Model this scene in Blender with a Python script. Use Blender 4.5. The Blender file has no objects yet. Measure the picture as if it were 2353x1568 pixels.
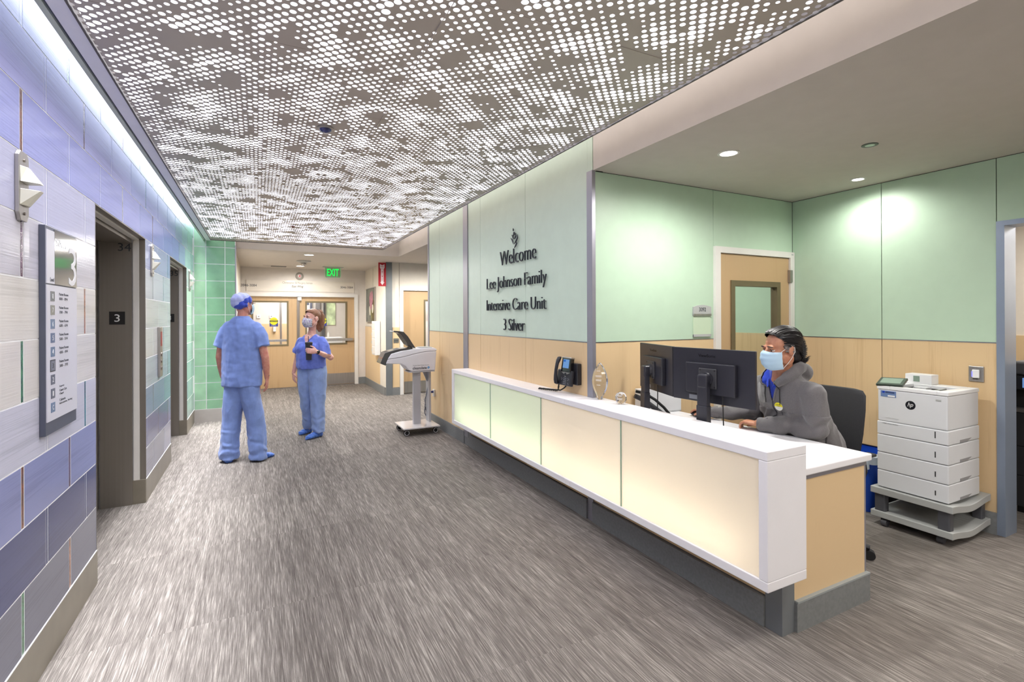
import bpy, math, random
from math import sin, cos, pi, radians as rad, sqrt
from mathutils import Vector, Matrix, noise
random.seed(7)
sc = bpy.context.scene
COL = sc.collection

# ------------------------------------------------------------------ camera, light level
cam = bpy.data.cameras.new('camera')
cam.sensor_width = 36.0
cam.lens = 1146.2 / 2353 * 36
cam.shift_y = (728.3 - 784) / 2353
cam.clip_start = .05
cam_o = bpy.data.objects.new('camera', cam)
COL.objects.link(cam_o)
_c, _s = cos(rad(27.0)), sin(rad(27.0))
_r = rad(-0.24)
_x = Vector((_c, -_s, 0)); _d = Vector((0, 0, -1)); _f = Vector((_s, _c, 0))
_cx = _x * cos(_r) - _d * sin(_r)
_cy = _x * sin(_r) + _d * cos(_r)
cam_o.matrix_world = Matrix(((_cx.x, -_cy.x, -_f.x, 0), (_cx.y, -_cy.y, -_f.y, 0), (_cx.z, -_cy.z, -_f.z, 1.57), (0, 0, 0, 1)))
sc.camera = cam_o

sc.view_settings.view_transform = 'Standard'
sc.view_settings.look = 'None'
sc.view_settings.gamma = 1.0
sc.view_settings.use_curve_mapping = False
sc.view_settings.exposure = 0.0
sc.cycles.max_bounces = 8
sc.cycles.diffuse_bounces = 4
sc.cycles.transparent_max_bounces = 12
sc.cycles.caustics_reflective = False
sc.cycles.caustics_refractive = False
sc.cycles.sample_clamp_indirect = 6
world = bpy.data.worlds.new('world')
sc.world = world
world.use_nodes = True
world.node_tree.nodes['Background'].inputs[0].default_value = (.9, .93, 1, 1)
world.node_tree.nodes['Background'].inputs[1].default_value = .3

PERF_E = 2.4      # luminous ceiling sheet
COVE_E = 5.5     # LED strip over the tiled wall
DESK_E = 24.0     # LED strips inside the desk front
SPOT_W = 30.0     # reception downlights
TROF_E = 18      # fixtures behind the camera


def lamp(name, kind, loc, energy, size=.1, col=(1, 1, 1), rot=(0, 0, 0), spot=None, blend=.6, size_y=None):
    l = bpy.data.lights.new(name, kind)
    l.energy = energy
    l.color = col
    if kind == 'AREA':
        l.size = size
        if size_y:
            l.shape = 'RECTANGLE'; l.size_y = size_y
        else:
            l.shape = 'DISK'
    else:
        l.shadow_soft_size = size
    if kind == 'SPOT':
        l.spot_size = rad(spot); l.spot_blend = blend
    o = bpy.data.objects.new(name, l)
    o.location = loc; o.rotation_euler = rot
    COL.objects.link(o)
    return o


# reception downlights (lamps sit just under their trims)
WARM = (1, .975, .935)
lamp('downlight_lamp', 'SPOT', (2.888, 2.378, 2.67), 108, .06, WARM, spot=174, blend=.7)
lamp('downlight_lamp', 'SPOT', (4.40, 2.36, 2.67), 42, .07, WARM, spot=170, blend=.7)
lamp('downlight_lamp', 'SPOT', (3.2, .5, 2.67), 110, .06, WARM, spot=160, blend=.9)
lamp('downlight_lamp', 'SPOT', (3.3, -1.4, 2.67), 110, .06, WARM, spot=160, blend=.9)
lamp('downlight_lamp', 'SPOT', (.806, 9.44, 2.65), 330, .06, WARM, spot=178, blend=.5)
lamp('downlight_lamp', 'SPOT', (.813, 11.40, 2.65), 70, .06, WARM, spot=178, blend=.5)
lamp('downlight_lamp', 'SPOT', (3.2, 8.6, 2.65), 300, .06, WARM, spot=178, blend=.5)  # unseen side corridor lamp
lamp('room_lamp', 'AREA', (6.0, 1.0, 2.55), 60, .6, (1, .95, .9))
lamp('room_lamp', 'AREA', (3.9, 4.2, 2.6), 34, .5, (.95, 1, .95))
lamp('corridor_lamp', 'AREA', (.8, 14.2, 2.6), 120, 1.2, (1, .97, .92), size_y=2.5)
# lensed LED strip in the slot over the tiled wall: narrow beam straight down
cove = lamp('cove_strip_lamp', 'AREA', (-.80, 2.9, 2.875), 88, .03, (.95, .96, 1), rot=(0, -rad(5), 0), size_y=11.7)
cove.data.spread = rad(30)
# lamps of the luminous ceiling: light sheet optics aim downwards through the perforations
for yy in (1.98, 6.38):
    pl_ = lamp('luminous_ceiling_lamp', 'AREA', (.655, yy, 2.782), 195 if yy < 3 else 225, 2.5, (.97, .96, 1), size_y=4.3)
    pl_.data.spread = rad(152)

# ------------------------------------------------------------------ materials
MATS = {}


def lin(c):
    out = []
    for v in c[:3]:
        v = v / 255.0
        out.append(v / 12.92 if v <= .04045 else ((v + .055) / 1.055) ** 2.4)
    return (out[0], out[1], out[2], 1)


def new_mat(name):
    m = bpy.data.materials.new(name)
    m.use_nodes = True
    nt = m.node_tree
    return m, nt, nt.nodes['Principled BSDF']


def pos_noise(nt, scale, detail=3.0, rough=.55, coord='pos'):
    if coord == 'pos':
        g = nt.nodes.new('ShaderNodeNewGeometry'); src = g.outputs['Position']
    else:
        g = nt.nodes.new('ShaderNodeTexCoord'); src = g.outputs['Object']
    mp = nt.nodes.new('ShaderNodeVectorMath'); mp.operation = 'MULTIPLY'
    nt.links.new(src, mp.inputs[0]); mp.inputs[1].default_value = scale
    n = nt.nodes.new('ShaderNodeTexNoise'); n.inputs['Scale'].default_value = 1
    n.inputs['Detail'].default_value = detail; n.inputs['Roughness'].default_value = rough
    nt.links.new(mp.outputs[0], n.inputs['Vector'])
    return n.outputs['Fac']


def ramp(nt, fac, stops):
    r = nt.nodes.new('ShaderNodeValToRGB')
    el = r.color_ramp.elements
    el[0].position, el[0].color = stops[0]
    el[1].position, el[1].color = stops[-1]
    for p, c in stops[1:-1]:
        e = el.new(p); e.color = c
    nt.links.new(fac, r.inputs[0])
    return r.outputs[0]


def bump(nt, b, fac, dist, strength=1.0):
    bp = nt.nodes.new('ShaderNodeBump')
    bp.inputs['Distance'].default_value = dist
    bp.inputs['Strength'].default_value = strength
    nt.links.new(fac, bp.inputs['Height'])
    nt.links.new(bp.outputs[0], b.inputs['Normal'])


def mat(name, rgb, rough=.5, metal=0.0, spec=.5, coat=0.0, var=.04, nscale=(9, 9, 9), bmp=None, emit=0, sheen=0, alpha=1):
    if name in MATS:
        return MATS[name]
    m, nt, b = new_mat(name)
    c = lin(rgb)
    if var:
        f = pos_noise(nt, nscale)
        lo = tuple(max(0, v * (1 - var * 2)) for v in c[:3]) + (1,)
        hi = tuple(min(1, v * (1 + var * 2)) for v in c[:3]) + (1,)
        nt.links.new(ramp(nt, f, [(.3, lo), (.7, hi)]), b.inputs['Base Color'])
    else:
        b.inputs['Base Color'].default_value = c
    b.inputs['Roughness'].default_value = rough
    b.inputs['Metallic'].default_value = metal
    b.inputs['Specular IOR Level'].default_value = spec
    b.inputs['Coat Weight'].default_value = coat
    b.inputs['Coat Roughness'].default_value = .08
    if sheen:
        b.inputs['Sheen Weight'].default_value = sheen
    if emit:
        b.inputs['Emission Color'].default_value = c
        b.inputs['Emission Strength'].default_value = emit
    if bmp:
        bump(nt, b, pos_noise(nt, bmp[0], 4), bmp[1])
    MATS[name] = m
    return m


def emis(name, rgb, strength):
    if name in MATS:
        return MATS[name]
    m, nt, b = new_mat(name)
    nt.nodes.remove(b)
    e = nt.nodes.new('ShaderNodeEmission')
    e.inputs[0].default_value = lin(rgb); e.inputs[1].default_value = strength
    nt.links.new(e.outputs[0], nt.nodes['Material Output'].inputs[0])
    MATS[name] = m
    return m


def glass(name, rgb=(255, 255, 255), rough=0.0, thin=True):
    if name in MATS:
        return MATS[name]
    m, nt, b = new_mat(name)
    if thin:   # thin pane: mostly clear with a mirror-like surface reflection
        t = nt.nodes.new('ShaderNodeBsdfTransparent'); t.inputs[0].default_value = lin(rgb)
        g = nt.nodes.new('ShaderNodeBsdfGlossy'); g.inputs['Roughness'].default_value = .02
        lw = nt.nodes.new('ShaderNodeLayerWeight'); lw.inputs[0].default_value = .5
        pw_ = nt.nodes.new('ShaderNodeMath'); pw_.operation = 'POWER'; pw_.inputs[1].default_value = 3
        nt.links.new(lw.outputs['Facing'], pw_.inputs[0])
        fr = nt.nodes.new('ShaderNodeMath'); fr.operation = 'MULTIPLY_ADD'; fr.inputs[1].default_value = .5; fr.inputs[2].default_value = .03
        nt.links.new(pw_.outputs[0], fr.inputs[0])
        mx = nt.nodes.new('ShaderNodeMixShader')
        nt.links.new(fr.outputs[0], mx.inputs[0]); nt.links.new(t.outputs[0], mx.inputs[1]); nt.links.new(g.outputs[0], mx.inputs[2])
        nt.links.new(mx.outputs[0], nt.nodes['Material Output'].inputs[0])
    else:
        b.inputs['Base Color'].default_value = lin(rgb)
        b.inputs['Transmission Weight'].default_value = 1
        b.inputs['Roughness'].default_value = rough
        b.inputs['IOR'].default_value = 1.49
    MATS[name] = m
    return m


def frosted(name, rgb):
    m, nt, b = new_mat(name)
    nt.nodes.remove(b)
    t = nt.nodes.new('ShaderNodeBsdfTranslucent'); t.inputs[0].default_value = lin(rgb)
    d = nt.nodes.new('ShaderNodeBsdfDiffuse'); d.inputs[0].default_value = lin(rgb)
    g = nt.nodes.new('ShaderNodeBsdfGlossy'); g.inputs['Roughness'].default_value = .25
    m1 = nt.nodes.new('ShaderNodeMixShader'); m1.inputs[0].default_value = .42
    nt.links.new(t.outputs[0], m1.inputs[1]); nt.links.new(d.outputs[0], m1.inputs[2])
    m2 = nt.nodes.new('ShaderNodeMixShader'); m2.inputs[0].default_value = .05
    nt.links.new(m1.outputs[0], m2.inputs[1]); nt.links.new(g.outputs[0], m2.inputs[2])
    nt.links.new(m2.outputs[0], nt.nodes['Material Output'].inputs[0])
    return m


def wood_mat(name, a, bcol, rough=.38, xs=28, zs=1.1):
    m, nt, b = new_mat(name)
    f1 = pos_noise(nt, (xs, xs, zs), 5, .6)
    f2 = pos_noise(nt, (3.5, 3.5, .35), 2)
    f3 = pos_noise(nt, (160, 160, 5), 2)
    ad = nt.nodes.new('ShaderNodeMath'); ad.operation = 'MULTIPLY_ADD'
    nt.links.new(f2, ad.inputs[0]); ad.inputs[1].default_value = .8; nt.links.new(f1, ad.inputs[2])
    ad2 = nt.nodes.new('ShaderNodeMath'); ad2.operation = 'MULTIPLY_ADD'
    nt.links.new(f3, ad2.inputs[0]); ad2.inputs[1].default_value = .35; nt.links.new(ad.outputs[0], ad2.inputs[2])
    nt.links.new(ramp(nt, ad2.outputs[0], [(.62, lin(a)), (1.08, lin(bcol))]), b.inputs['Base Color'])
    b.inputs['Roughness'].default_value = rough
    b.inputs['Specular IOR Level'].default_value = .35
    return m


WOOD = wood_mat('maple_laminate', (194, 163, 122), (217, 189, 147))
DOORWOOD = wood_mat('door_wood', (164, 134, 97), (187, 157, 119), .35)


def carpet():
    m, nt, b = new_mat('striped_carpet')
    g = nt.nodes.new('ShaderNodeNewGeometry')
    # every carpet plank shifts its own stripes
    sn = nt.nodes.new('ShaderNodeVectorMath'); sn.operation = 'SNAP'
    nt.links.new(g.outputs['Position'], sn.inputs[0]); sn.inputs[1].default_value = (.5, 1.0, 10)
    wn = nt.nodes.new('ShaderNodeTexWhiteNoise'); wn.noise_dimensions = '3D'
    nt.links.new(sn.outputs[0], wn.inputs['Vector'])
    sc1 = nt.nodes.new('ShaderNodeVectorMath'); sc1.operation = 'MULTIPLY'
    nt.links.new(g.outputs['Position'], sc1.inputs[0]); sc1.inputs[1].default_value = (230, 6.5, 1)
    of = nt.nodes.new('ShaderNodeVectorMath'); of.operation = 'ADD'
    nt.links.new(sc1.outputs[0], of.inputs[0])
    wsc = nt.nodes.new('ShaderNodeVectorMath'); wsc.operation = 'SCALE'
    nt.links.new(wn.outputs['Color'], wsc.inputs[0]); wsc.inputs['Scale'].default_value = 40
    nt.links.new(wsc.outputs[0], of.inputs[1])
    n1 = nt.nodes.new('ShaderNodeTexNoise'); n1.inputs['Scale'].default_value = 1; n1.inputs['Detail'].default_value = 4; n1.inputs['Roughness'].default_value = .62
    nt.links.new(of.outputs[0], n1.inputs['Vector'])
    n2 = pos_noise(nt, (340, 340, 1), 2)
    n3 = pos_noise(nt, (26, 1.4, 1), 2)
    a1 = nt.nodes.new('ShaderNodeMath'); a1.operation = 'MULTIPLY_ADD'
    nt.links.new(n2, a1.inputs[0]); a1.inputs[1].default_value = .18; nt.links.new(n1.outputs['Fac'], a1.inputs[2])
    a2 = nt.nodes.new('ShaderNodeMath'); a2.operation = 'MULTIPLY_ADD'
    nt.links.new(n3, a2.inputs[0]); a2.inputs[1].default_value = .30; nt.links.new(a1.outputs[0], a2.inputs[2])
    a3 = nt.nodes.new('ShaderNodeMath'); a3.operation = 'MULTIPLY_ADD'
    nt.links.new(wn.outputs['Value'], a3.inputs[0]); a3.inputs[1].default_value = .05; nt.links.new(a2.outputs[0], a3.inputs[2])
    nt.links.new(ramp(nt, a3.outputs[0], [(.70, lin((84, 77, 73))), (.86, lin((138, 130, 125))), (1.0, lin((166, 158, 152))), (1.14, lin((214, 207, 199)))] if False else
                      [(.52, lin((84, 78, 74))), (.78, lin((120, 114, 109))), (1.02, lin((168, 162, 154)))]), b.inputs['Base Color'])
    b.inputs['Roughness'].default_value = .95
    b.inputs['Specular IOR Level'].default_value = .1
    bump(nt, b, a1.outputs[0], .004, .7)
    return m


CARPET = carpet()
WHITE_WALL = mat('white_paint', (214, 207, 200), .75, var=.01)
CREAM = mat('cream_wall', (222, 214, 200), .55, var=.015)
CEIL = mat('ceiling_paint', (204, 197, 189), .85, var=.01)
FRAMEW = mat('white_frame_paint', (222, 219, 214), .4, var=.01)
GREEN = mat('green_glass_panel', (184, 208, 184), .42, spec=.4, coat=0, var=.01)
GREEN_LIT = mat('lit_green_glass_panel', (196, 213, 197), .38, spec=.45, coat=0, var=.01)  # same glass as the other walls; reflected light put into a paler colour
BASEG = mat('grey_base', (122, 124, 124), .5, var=.05, nscale=(60, 60, 60))
BASET = mat('taupe_base_tile', (128, 121, 108), .35, var=.05, nscale=(6, 6, 6))
GROUT = mat('light_grout', (240, 240, 242), .8, var=.02)
ALU = mat('aluminium', (176, 176, 182), .32, 1.0, var=.02)
STEEL = mat('brushed_steel', (128, 120, 113), .38, .95, var=.08, nscale=(90, 90, .8))
STEELL = mat('light_steel', (176, 172, 168), .35, .9, var=.05, nscale=(60, 60, 2))
SOLID = mat('white_solid_surface', (236, 234, 236), .3, var=.005)
BLACKP = mat('black_plastic', (34, 34, 40), .42, var=.05, bmp=((400, 400, 400), .0004))
DKGREY = mat('dark_grey_plastic', (58, 58, 62), .45, var=.03)
SLATE = mat('slate_panel', (80, 84, 100), .4, var=.02)
WHITEP = mat('white_plastic', (228, 229, 230), .35, var=.006)
GREYP = mat('grey_plastic', (176, 178, 176), .45, var=.01)
OLIVE = mat('bronze_frame', (110, 98, 72), .45, .2, var=.02)
DARK = mat('dark_gap', (14, 13, 13), .8, var=0)
TEXT_D = mat('dark_lettering', (46, 50, 60), .4, var=0)
TEXT_W = mat('white_lettering', (235, 235, 235), .5, var=0)
RUBBER = mat('black_rubber', (20, 20, 21), .7, var=.05)


# ------------------------------------------------------------------ mesh builder
ORG = {}


class MB:
    def __init__(s, M=None):
        s.v = []; s.f = []; s.M = M

    def add(s, vs, fs):
        k = len(s.v)
        if s.M is not None:
            vs = [tuple(s.M @ Vector(p)) for p in vs]
        s.v += [tuple(p) for p in vs]
        s.f += [tuple(i + k for i in f) for f in fs]
        return s

    def box(s, x0, x1, y0, y1, z0, z1):
        x0, x1 = sorted((x0, x1)); y0, y1 = sorted((y0, y1)); z0, z1 = sorted((z0, z1))
        v = [(x0, y0, z0), (x1, y0, z0), (x1, y1, z0), (x0, y1, z0), (x0, y0, z1), (x1, y0, z1), (x1, y1, z1), (x0, y1, z1)]
        return s.add(v, [(3, 2, 1, 0), (4, 5, 6, 7), (0, 1, 5, 4), (1, 2, 6, 5), (2, 3, 7, 6), (3, 0, 4, 7)])

    def cyl(s, a, b, r0, r1=None, n=20, caps=True):
        a = Vector(a); b = Vector(b); r1 = r0 if r1 is None else r1
        d = (b - a).normalized(); u = d.orthogonal().normalized(); w = d.cross(u)
        v = []
        for c, r in ((a, r0), (b, r1)):
            for i in range(n):
                t = 2 * pi * i / n
                v.append(tuple(c + (u * cos(t) + w * sin(t)) * r))
        f = [(i, (i + 1) % n, n + (i + 1) % n, n + i) for i in range(n)]
        if caps:
            f += [tuple(range(n - 1, -1, -1)), tuple(range(n, 2 * n))]
        return s.add(v, f)

    def tube(s, pts, r, n=8):
        pts = [Vector(p) for p in pts]
        rs = r if isinstance(r, (list, tuple)) else [r] * len(pts)
        v = []; u = None
        for i, p in enumerate(pts):
            d = (pts[min(i + 1, len(pts) - 1)] - pts[max(i - 1, 0)]).normalized()
            if u is None:
                u = d.orthogonal().normalized()
            else:
                u = (u - d * u.dot(d)).normalized()
            w = d.cross(u)
            for k in range(n):
                t = 2 * pi * k / n
                v.append(tuple(p + (u * cos(t) + w * sin(t)) * rs[i]))
        f = []
        for i in range(len(pts) - 1):
            for k in range(n):
                f.append((i * n + k, i * n + (k + 1) % n, (i + 1) * n + (k + 1) % n, (i + 1) * n + k))
        f += [tuple(range(n - 1, -1, -1)), tuple(range((len(pts) - 1) * n, len(pts) * n))]
        return s.add(v, f)

    def prism(s, poly, o, u, w, d):
        o = Vector(o); u = Vector(u); w = Vector(w); d = Vector(d)
        n = len(poly)
        v = [tuple(o + u * p[0] + w * p[1]) for p in poly] + [tuple(o + u * p[0] + w * p[1] + d) for p in poly]
        f = [tuple(range(n)), tuple(range(2 * n - 1, n - 1, -1))]
        f += [((i + 1) % n, i, n + i, n + (i + 1) % n) for i in range(n)]
        return s.add(v, f)

    def rings(s, rs, caps=True):
        n = len(rs[0])
        v = [tuple(p) for r in rs for p in r]
        f = []
        for i in range(len(rs) - 1):
            for k in range(n):
                f.append((i * n + k, i * n + (k + 1) % n, (i + 1) * n + (k + 1) % n, (i + 1) * n + k))
        if caps:
            f += [tuple(range(n - 1, -1, -1)), tuple(range((len(rs) - 1) * n, len(rs) * n))]
        return s.add(v, f)

    def loft(s, sec, n=24, caps=True):
        """sections: (cx, cy, cz, rx, ry, yaw) horizontal ellipses"""
        rs = []
        for q in sec:
            cx, cy, cz, rx, ry = q[:5]; a = q[5] if len(q) > 5 else 0
            r = []
            for i in range(n):
                t = 2 * pi * i / n
                x, y = rx * cos(t), ry * sin(t)
                r.append((cx + x * cos(a) - y * sin(a), cy + x * sin(a) + y * cos(a), cz))
            rs.append(r)
        return s.rings(rs, caps)

    def lathe(s, prof, c, n=24, axis=(0, 0, 1)):
        ax = Vector(axis).normalized(); u = ax.orthogonal().normalized(); w = ax.cross(u); c = Vector(c)
        rs = [[tuple(c + ax * z + (u * cos(2 * pi * i / n) + w * sin(2 * pi * i / n)) * max(r, 1e-5)) for i in range(n)] for r, z in prof]
        return s.rings(rs)

    def ell(s, c, r, rot=None, n=20, m=12):
        R = rot or Matrix.Identity(3)
        c = Vector(c)
        rs = []
        for j in range(m + 1):
            p = -pi / 2 + pi * j / m
            p = max(min(p, pi / 2 - .02), -pi / 2 + .02)
            rs.append([tuple(c + R @ Vector((r[0] * cos(p) * cos(2 * pi * i / n), r[1] * cos(p) * sin(2 * pi * i / n), r[2] * sin(p)))) for i in range(n)])
        return s.rings(rs)

    def build(s, name, m, parent=None, smooth=False, bevel=0, seg=2, base=False):
        me = bpy.data.meshes.new(name)
        if parent is not None:
            org = ORG[parent]
        elif base and s.v:
            xs = [p[0] for p in s.v]; ys = [p[1] for p in s.v]; zs = [p[2] for p in s.v]
            org = Vector(((min(xs) + max(xs)) / 2, (min(ys) + max(ys)) / 2, min(zs)))
        else:
            org = Vector((0, 0, 0))
        me.from_pydata([(p[0] - org.x, p[1] - org.y, p[2] - org.z) for p in s.v], [], s.f)
        me.validate()
        me.materials.append(m)
        if smooth:
            me.polygons.foreach_set('use_smooth', [True] * len(me.polygons))
            try:
                me.set_sharp_from_angle(angle=rad(40))
            except Exception:
                pass
        o = bpy.data.objects.new(name, me)
        COL.objects.link(o)
        if parent is not None:
            o.parent = parent
        else:
            o.location = org
        ORG[o] = org
        if bevel:
            b = o.modifiers.new('bevel', 'BEVEL'); b.width = bevel; b.segments = seg; b.limit_method = 'ANGLE'
            b.harden_normals = False
        return o


def thing(name, label, cat, loc, group=None):
    o = bpy.data.objects.new(name, None)
    o.location = loc; o.empty_display_size = .1
    COL.objects.link(o)
    ORG[o] = Vector(loc)
    o['label'] = label; o['category'] = cat
    if group: o['group'] = group
    return o


def tag(o, label, cat, group=None):
    o['label'] = label; o['category'] = cat
    if group: o['group'] = group
    return o


def struct(o):
    o['kind'] = 'structure'
    return o


def B(x0, x1, y0, y1, z0, z1):
    return MB().box(x0, x1, y0, y1, z0, z1)


# ---- text -> mesh pieces in local x (right) / y (up), extruded along z
def text_geo(s, size, ext=0.0, italic=0, bold=0):
    cu = bpy.data.curves.new('t', 'FONT')
    cu.body = s; cu.size = size; cu.extrude = ext; cu.resolution_u = 3; cu.shear = italic; cu.offset = bold
    o = bpy.data.objects.new('t', cu)
    COL.objects.link(o)
    dg = bpy.context.evaluated_depsgraph_get()
    me = bpy.data.meshes.new_from_object(o.evaluated_get(dg))
    v = [tuple(p.co) for p in me.vertices]; f = [tuple(p.vertices) for p in me.polygons]
    bpy.data.objects.remove(o); bpy.data.curves.remove(cu); bpy.data.meshes.remove(me)
    return v, f


def place_text(s, w, h, o, u, up, m, name='lettering', parent=None, ext=.0004, align='c', italic=0, bold=0, mb=None):
    """fit a line of text in width w (cap/line height h) with the anchor o, running along u"""
    v, f = text_geo(s, 1.0, .5, italic, bold)
    x0 = min(p[0] for p in v); x1 = max(p[0] for p in v); y0 = min(p[1] for p in v); y1 = max(p[1] for p in v)
    o = Vector(o); u = Vector(u).normalized(); up = Vector(up).normalized(); n = u.cross(up)
    sx = w / (x1 - x0) if w else h / (y1 - y0)
    sy = h / (y1 - y0)
    off = {'c': (x0 + x1) / 2, 'l': x0, 'r': x1}[align]
    V = [tuple(o + u * ((p[0] - off) * sx) + up * ((p[1] - y0) * sy) + n * ((p[2] + .5) * ext)) for p in v]
    b = mb or MB()
    b.add(V, f)
    if mb is None:
        return b.build(name, m, parent)


def letters(s, w, h_cap, o, u, up, m, parent, ext):
    """a line of separate raised letters: one part each; w = width of the whole line"""
    allv, _ = text_geo(s, 1.0)
    X0 = min(p[0] for p in allv); X1 = max(p[0] for p in allv)
    cap, _ = text_geo('W', 1.0)
    ch = max(p[1] for p in cap)
    sx = w / (X1 - X0); sy = h_cap / ch
    o = Vector(o); u = Vector(u).normalized(); up = Vector(up).normalized(); n = u.cross(up)
    for i, c in enumerate(s):
        if c == ' ':
            continue
        pv, _ = text_geo(s[:i + 1], 1.0)
        right = max(p[0] for p in pv)
        v, f = text_geo(c, 1.0, .5, 0, -.022)
        cx1 = max(p[0] for p in v)
        V = [tuple(o + u * ((p[0] - cx1 + right - (X0 + X1) / 2) * sx) + up * (p[1] * sy) + n * ((p[2] + .5) * ext)) for p in v]
        MB().add(V, f).build('letter', m, parent)


# ------------------------------------------------------------------ SHELL
XL, XW, XR = -.855, 2.29, 4.70      # tiled wall, welcome wall, reception right wall
YB = 3.129                          # reception back wall
struct(B(-1.9, 8.5, -5, 18, -.1, 0).build('floor', CARPET))

# perimeter behind the camera
struct(B(-1.9, 8.5, -5.2, -5, 0, 3.3).build('wall_behind', WHITE_WALL))

# --- left wall: core behind the tiles
OPEN = [(3.745, 5.215, '34'), (6.57, 7.98, '35')]
core = MB()
segs = [(-5, 3.745), (5.215, 6.57), (7.98, 8.99)]
for a, b in segs:
    core.box(-1.3, XL - .0015, a, b, .2, 2.252)
    core.box(-1.3, XL - .0065, a, b, 0, .2)
core.box(-1.3, XL - .0015, -5, 8.99, 2.252, 3.3)
wl = struct(core.build('wall_left', GROUT))
# lift shaft closing behind doors
struct(B(-1.5, -1.3, -5, 8.99, 0, 3.3).build('wall_shaft', DARK))
bt = MB()
for a, b in segs:
    bt.box(XL - .006, XL + .002, a, b, 0, .196)
struct(bt.build('baseboard_left', BASET))
cp = MB()
for a, b in segs:
    cp.box(XL - .006, XL + .003, a, b, .196, .201)
struct(cp.build('trim_1', GROUT))

ROWC = [(110, 111, 126), (78, 82, 118), (132, 137, 178), (188, 188, 204), (206, 202, 200), (205, 202, 200), (190, 188, 200),
        (178, 179, 206), (150, 155, 208), (172, 174, 222), (190, 194, 228)]
ROW2 = [(160, 160, 178), (134, 134, 168), (128, 152, 166), (150, 170, 178), (186, 190, 190), (190, 194, 194), (182, 190, 200),
        (142, 156, 192), (134, 144, 198), (152, 162, 212), (172, 188, 218)]
ROW3 = [(150, 172, 172), (122, 158, 158), (126, 170, 162), (140, 178, 168), (160, 196, 176), (172, 208, 186), (176, 212, 190),
        (176, 212, 194), (124, 172, 176), (128, 176, 180), (160, 205, 200)]


def tile_mat(row, y):
    t = min(max((y - 4.2) / 2.6, 0), 1); t2 = min(max((y - 7.0) / 1.3, 0), 1)
    q = round(t * 2) / 2; q2 = round(t2 * 3) / 3
    key = 'tile_%d_%d_%d' % (row, int(q * 2), int(q2 * 3))
    if key in MATS:
        return MATS[key]
    a = [ROWC[row][i] * (1 - q) + ROW2[row][i] * q for i in range(3)]
    a = [a[i] * (1 - q2) + (ROW3[row][i] * .6 + (196, 214, 204)[i] * .4) * q2 for i in range(3)]
    m, nt, b = new_mat('glazed_tile')
    f = pos_noise(nt, (1, 1.6, 120), 3, .6)
    f2 = pos_noise(nt, (1, .9, 9), 2)
    ad = nt.nodes.new('ShaderNodeMath'); ad.operation = 'ADD'
    nt.links.new(f, ad.inputs[0]); nt.links.new(f2, ad.inputs[1])
    c = lin(a)
    nt.links.new(ramp(nt, ad.outputs[0], [(.75, tuple(v * .91 for v in c[:3]) + (1,)), (1.05, tuple(min(1, v * 1.08) for v in c[:3]) + (1,))]), b.inputs['Base Color'])
    b.inputs['Roughness'].default_value = .17
    b.inputs['Specular IOR Level'].default_value = .14
    bump(nt, b, f, .0008, .5)
    MATS[key] = m
    return m


def accent_mat(k):
    cols = {'brown': (112, 66, 46), 'purple': (88, 58, 96), 'green': (70, 122, 92), 'teal': (34, 104, 124), 'silver': (176, 176, 184), 'copper': (150, 98, 74), 'slate': (84, 92, 104)}
    m = mat('glass_accent_' + k, cols[k], .14, .1, coat=.15, spec=.35, var=.22, nscale=(30, 30, 26), bmp=((60, 60, 60), .002))
    return m


ACC = {(8, 0): 'brown', (10, 1): 'green', (9, 1): 'purple', (10, 3): 'copper', (8, 3): 'silver', (8, 5): 'brown', (9, 4): 'teal', (7, 6): 'teal',
       (6, 5): 'slate', (6, 6): 'teal', (6, 0): 'purple', (5, 1): 'copper', (4, 0): 'green', (3, 1): 'teal', (2, 0): 'brown', (2, 1): 'purple',
       (0, 0): 'green', (0, 1): 'copper', (4, 6): 'teal', (3, 6): 'slate', (2, 5): 'slate', (1, 5): 'purple', (1, 6): 'brown', (8, 8): 'slate', (5, 8): 'slate', (2, 9): 'teal'}
GP = .0036
for row in range(11):
    z0 = .2 + .2565 * row; z1 = z0 + .2565 if row < 10 else 3.0
    off = 2.70 if row % 2 == 0 else 2.96
    xs = []
    k = -5
    while off + .57 * k < 9.2:
        j = off + .57 * k
        xs.append((j - .57 + .030, j, 0, k))
        xs.append((j, j + .030, 1, k))
        k += 1
    for a, b, is_acc, k in xs:
        pieces = [(max(a, 0), min(b, 8.82))]
        if row < 8:
            for (o0, o1, _) in OPEN:
                np_ = []
                for (p, q) in pieces:
                    if q <= o0 or p >= o1:
                        np_.append((p, q))
                    else:
                        if p < o0: np_.append((p, o0))
                        if q > o1: np_.append((o1, q))
                pieces = np_
        for p, q in pieces:
            if q - p < .012:
                continue
            g0 = GP; g1 = GP
            if row < 8 and any(abs(p - o[1]) < 1e-6 for o in OPEN): g0 = 0
            if row < 8 and any(abs(q - o[0]) < 1e-6 for o in OPEN): g1 = 0
            key = ACC.get((row, k))
            if is_acc and key is None and random.random() < .0:
                key = 'slate'
            m = accent_mat(key) if (is_acc and key) else tile_mat(row, (p + q) / 2)
            x1 = XL + (0 if not is_acc else -.001)
            B(XL - .006, x1, p + g0, q - g1, z0 + GP, z1 - GP).build('accent_tile' if is_acc else 'tile', m, wl)

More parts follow.
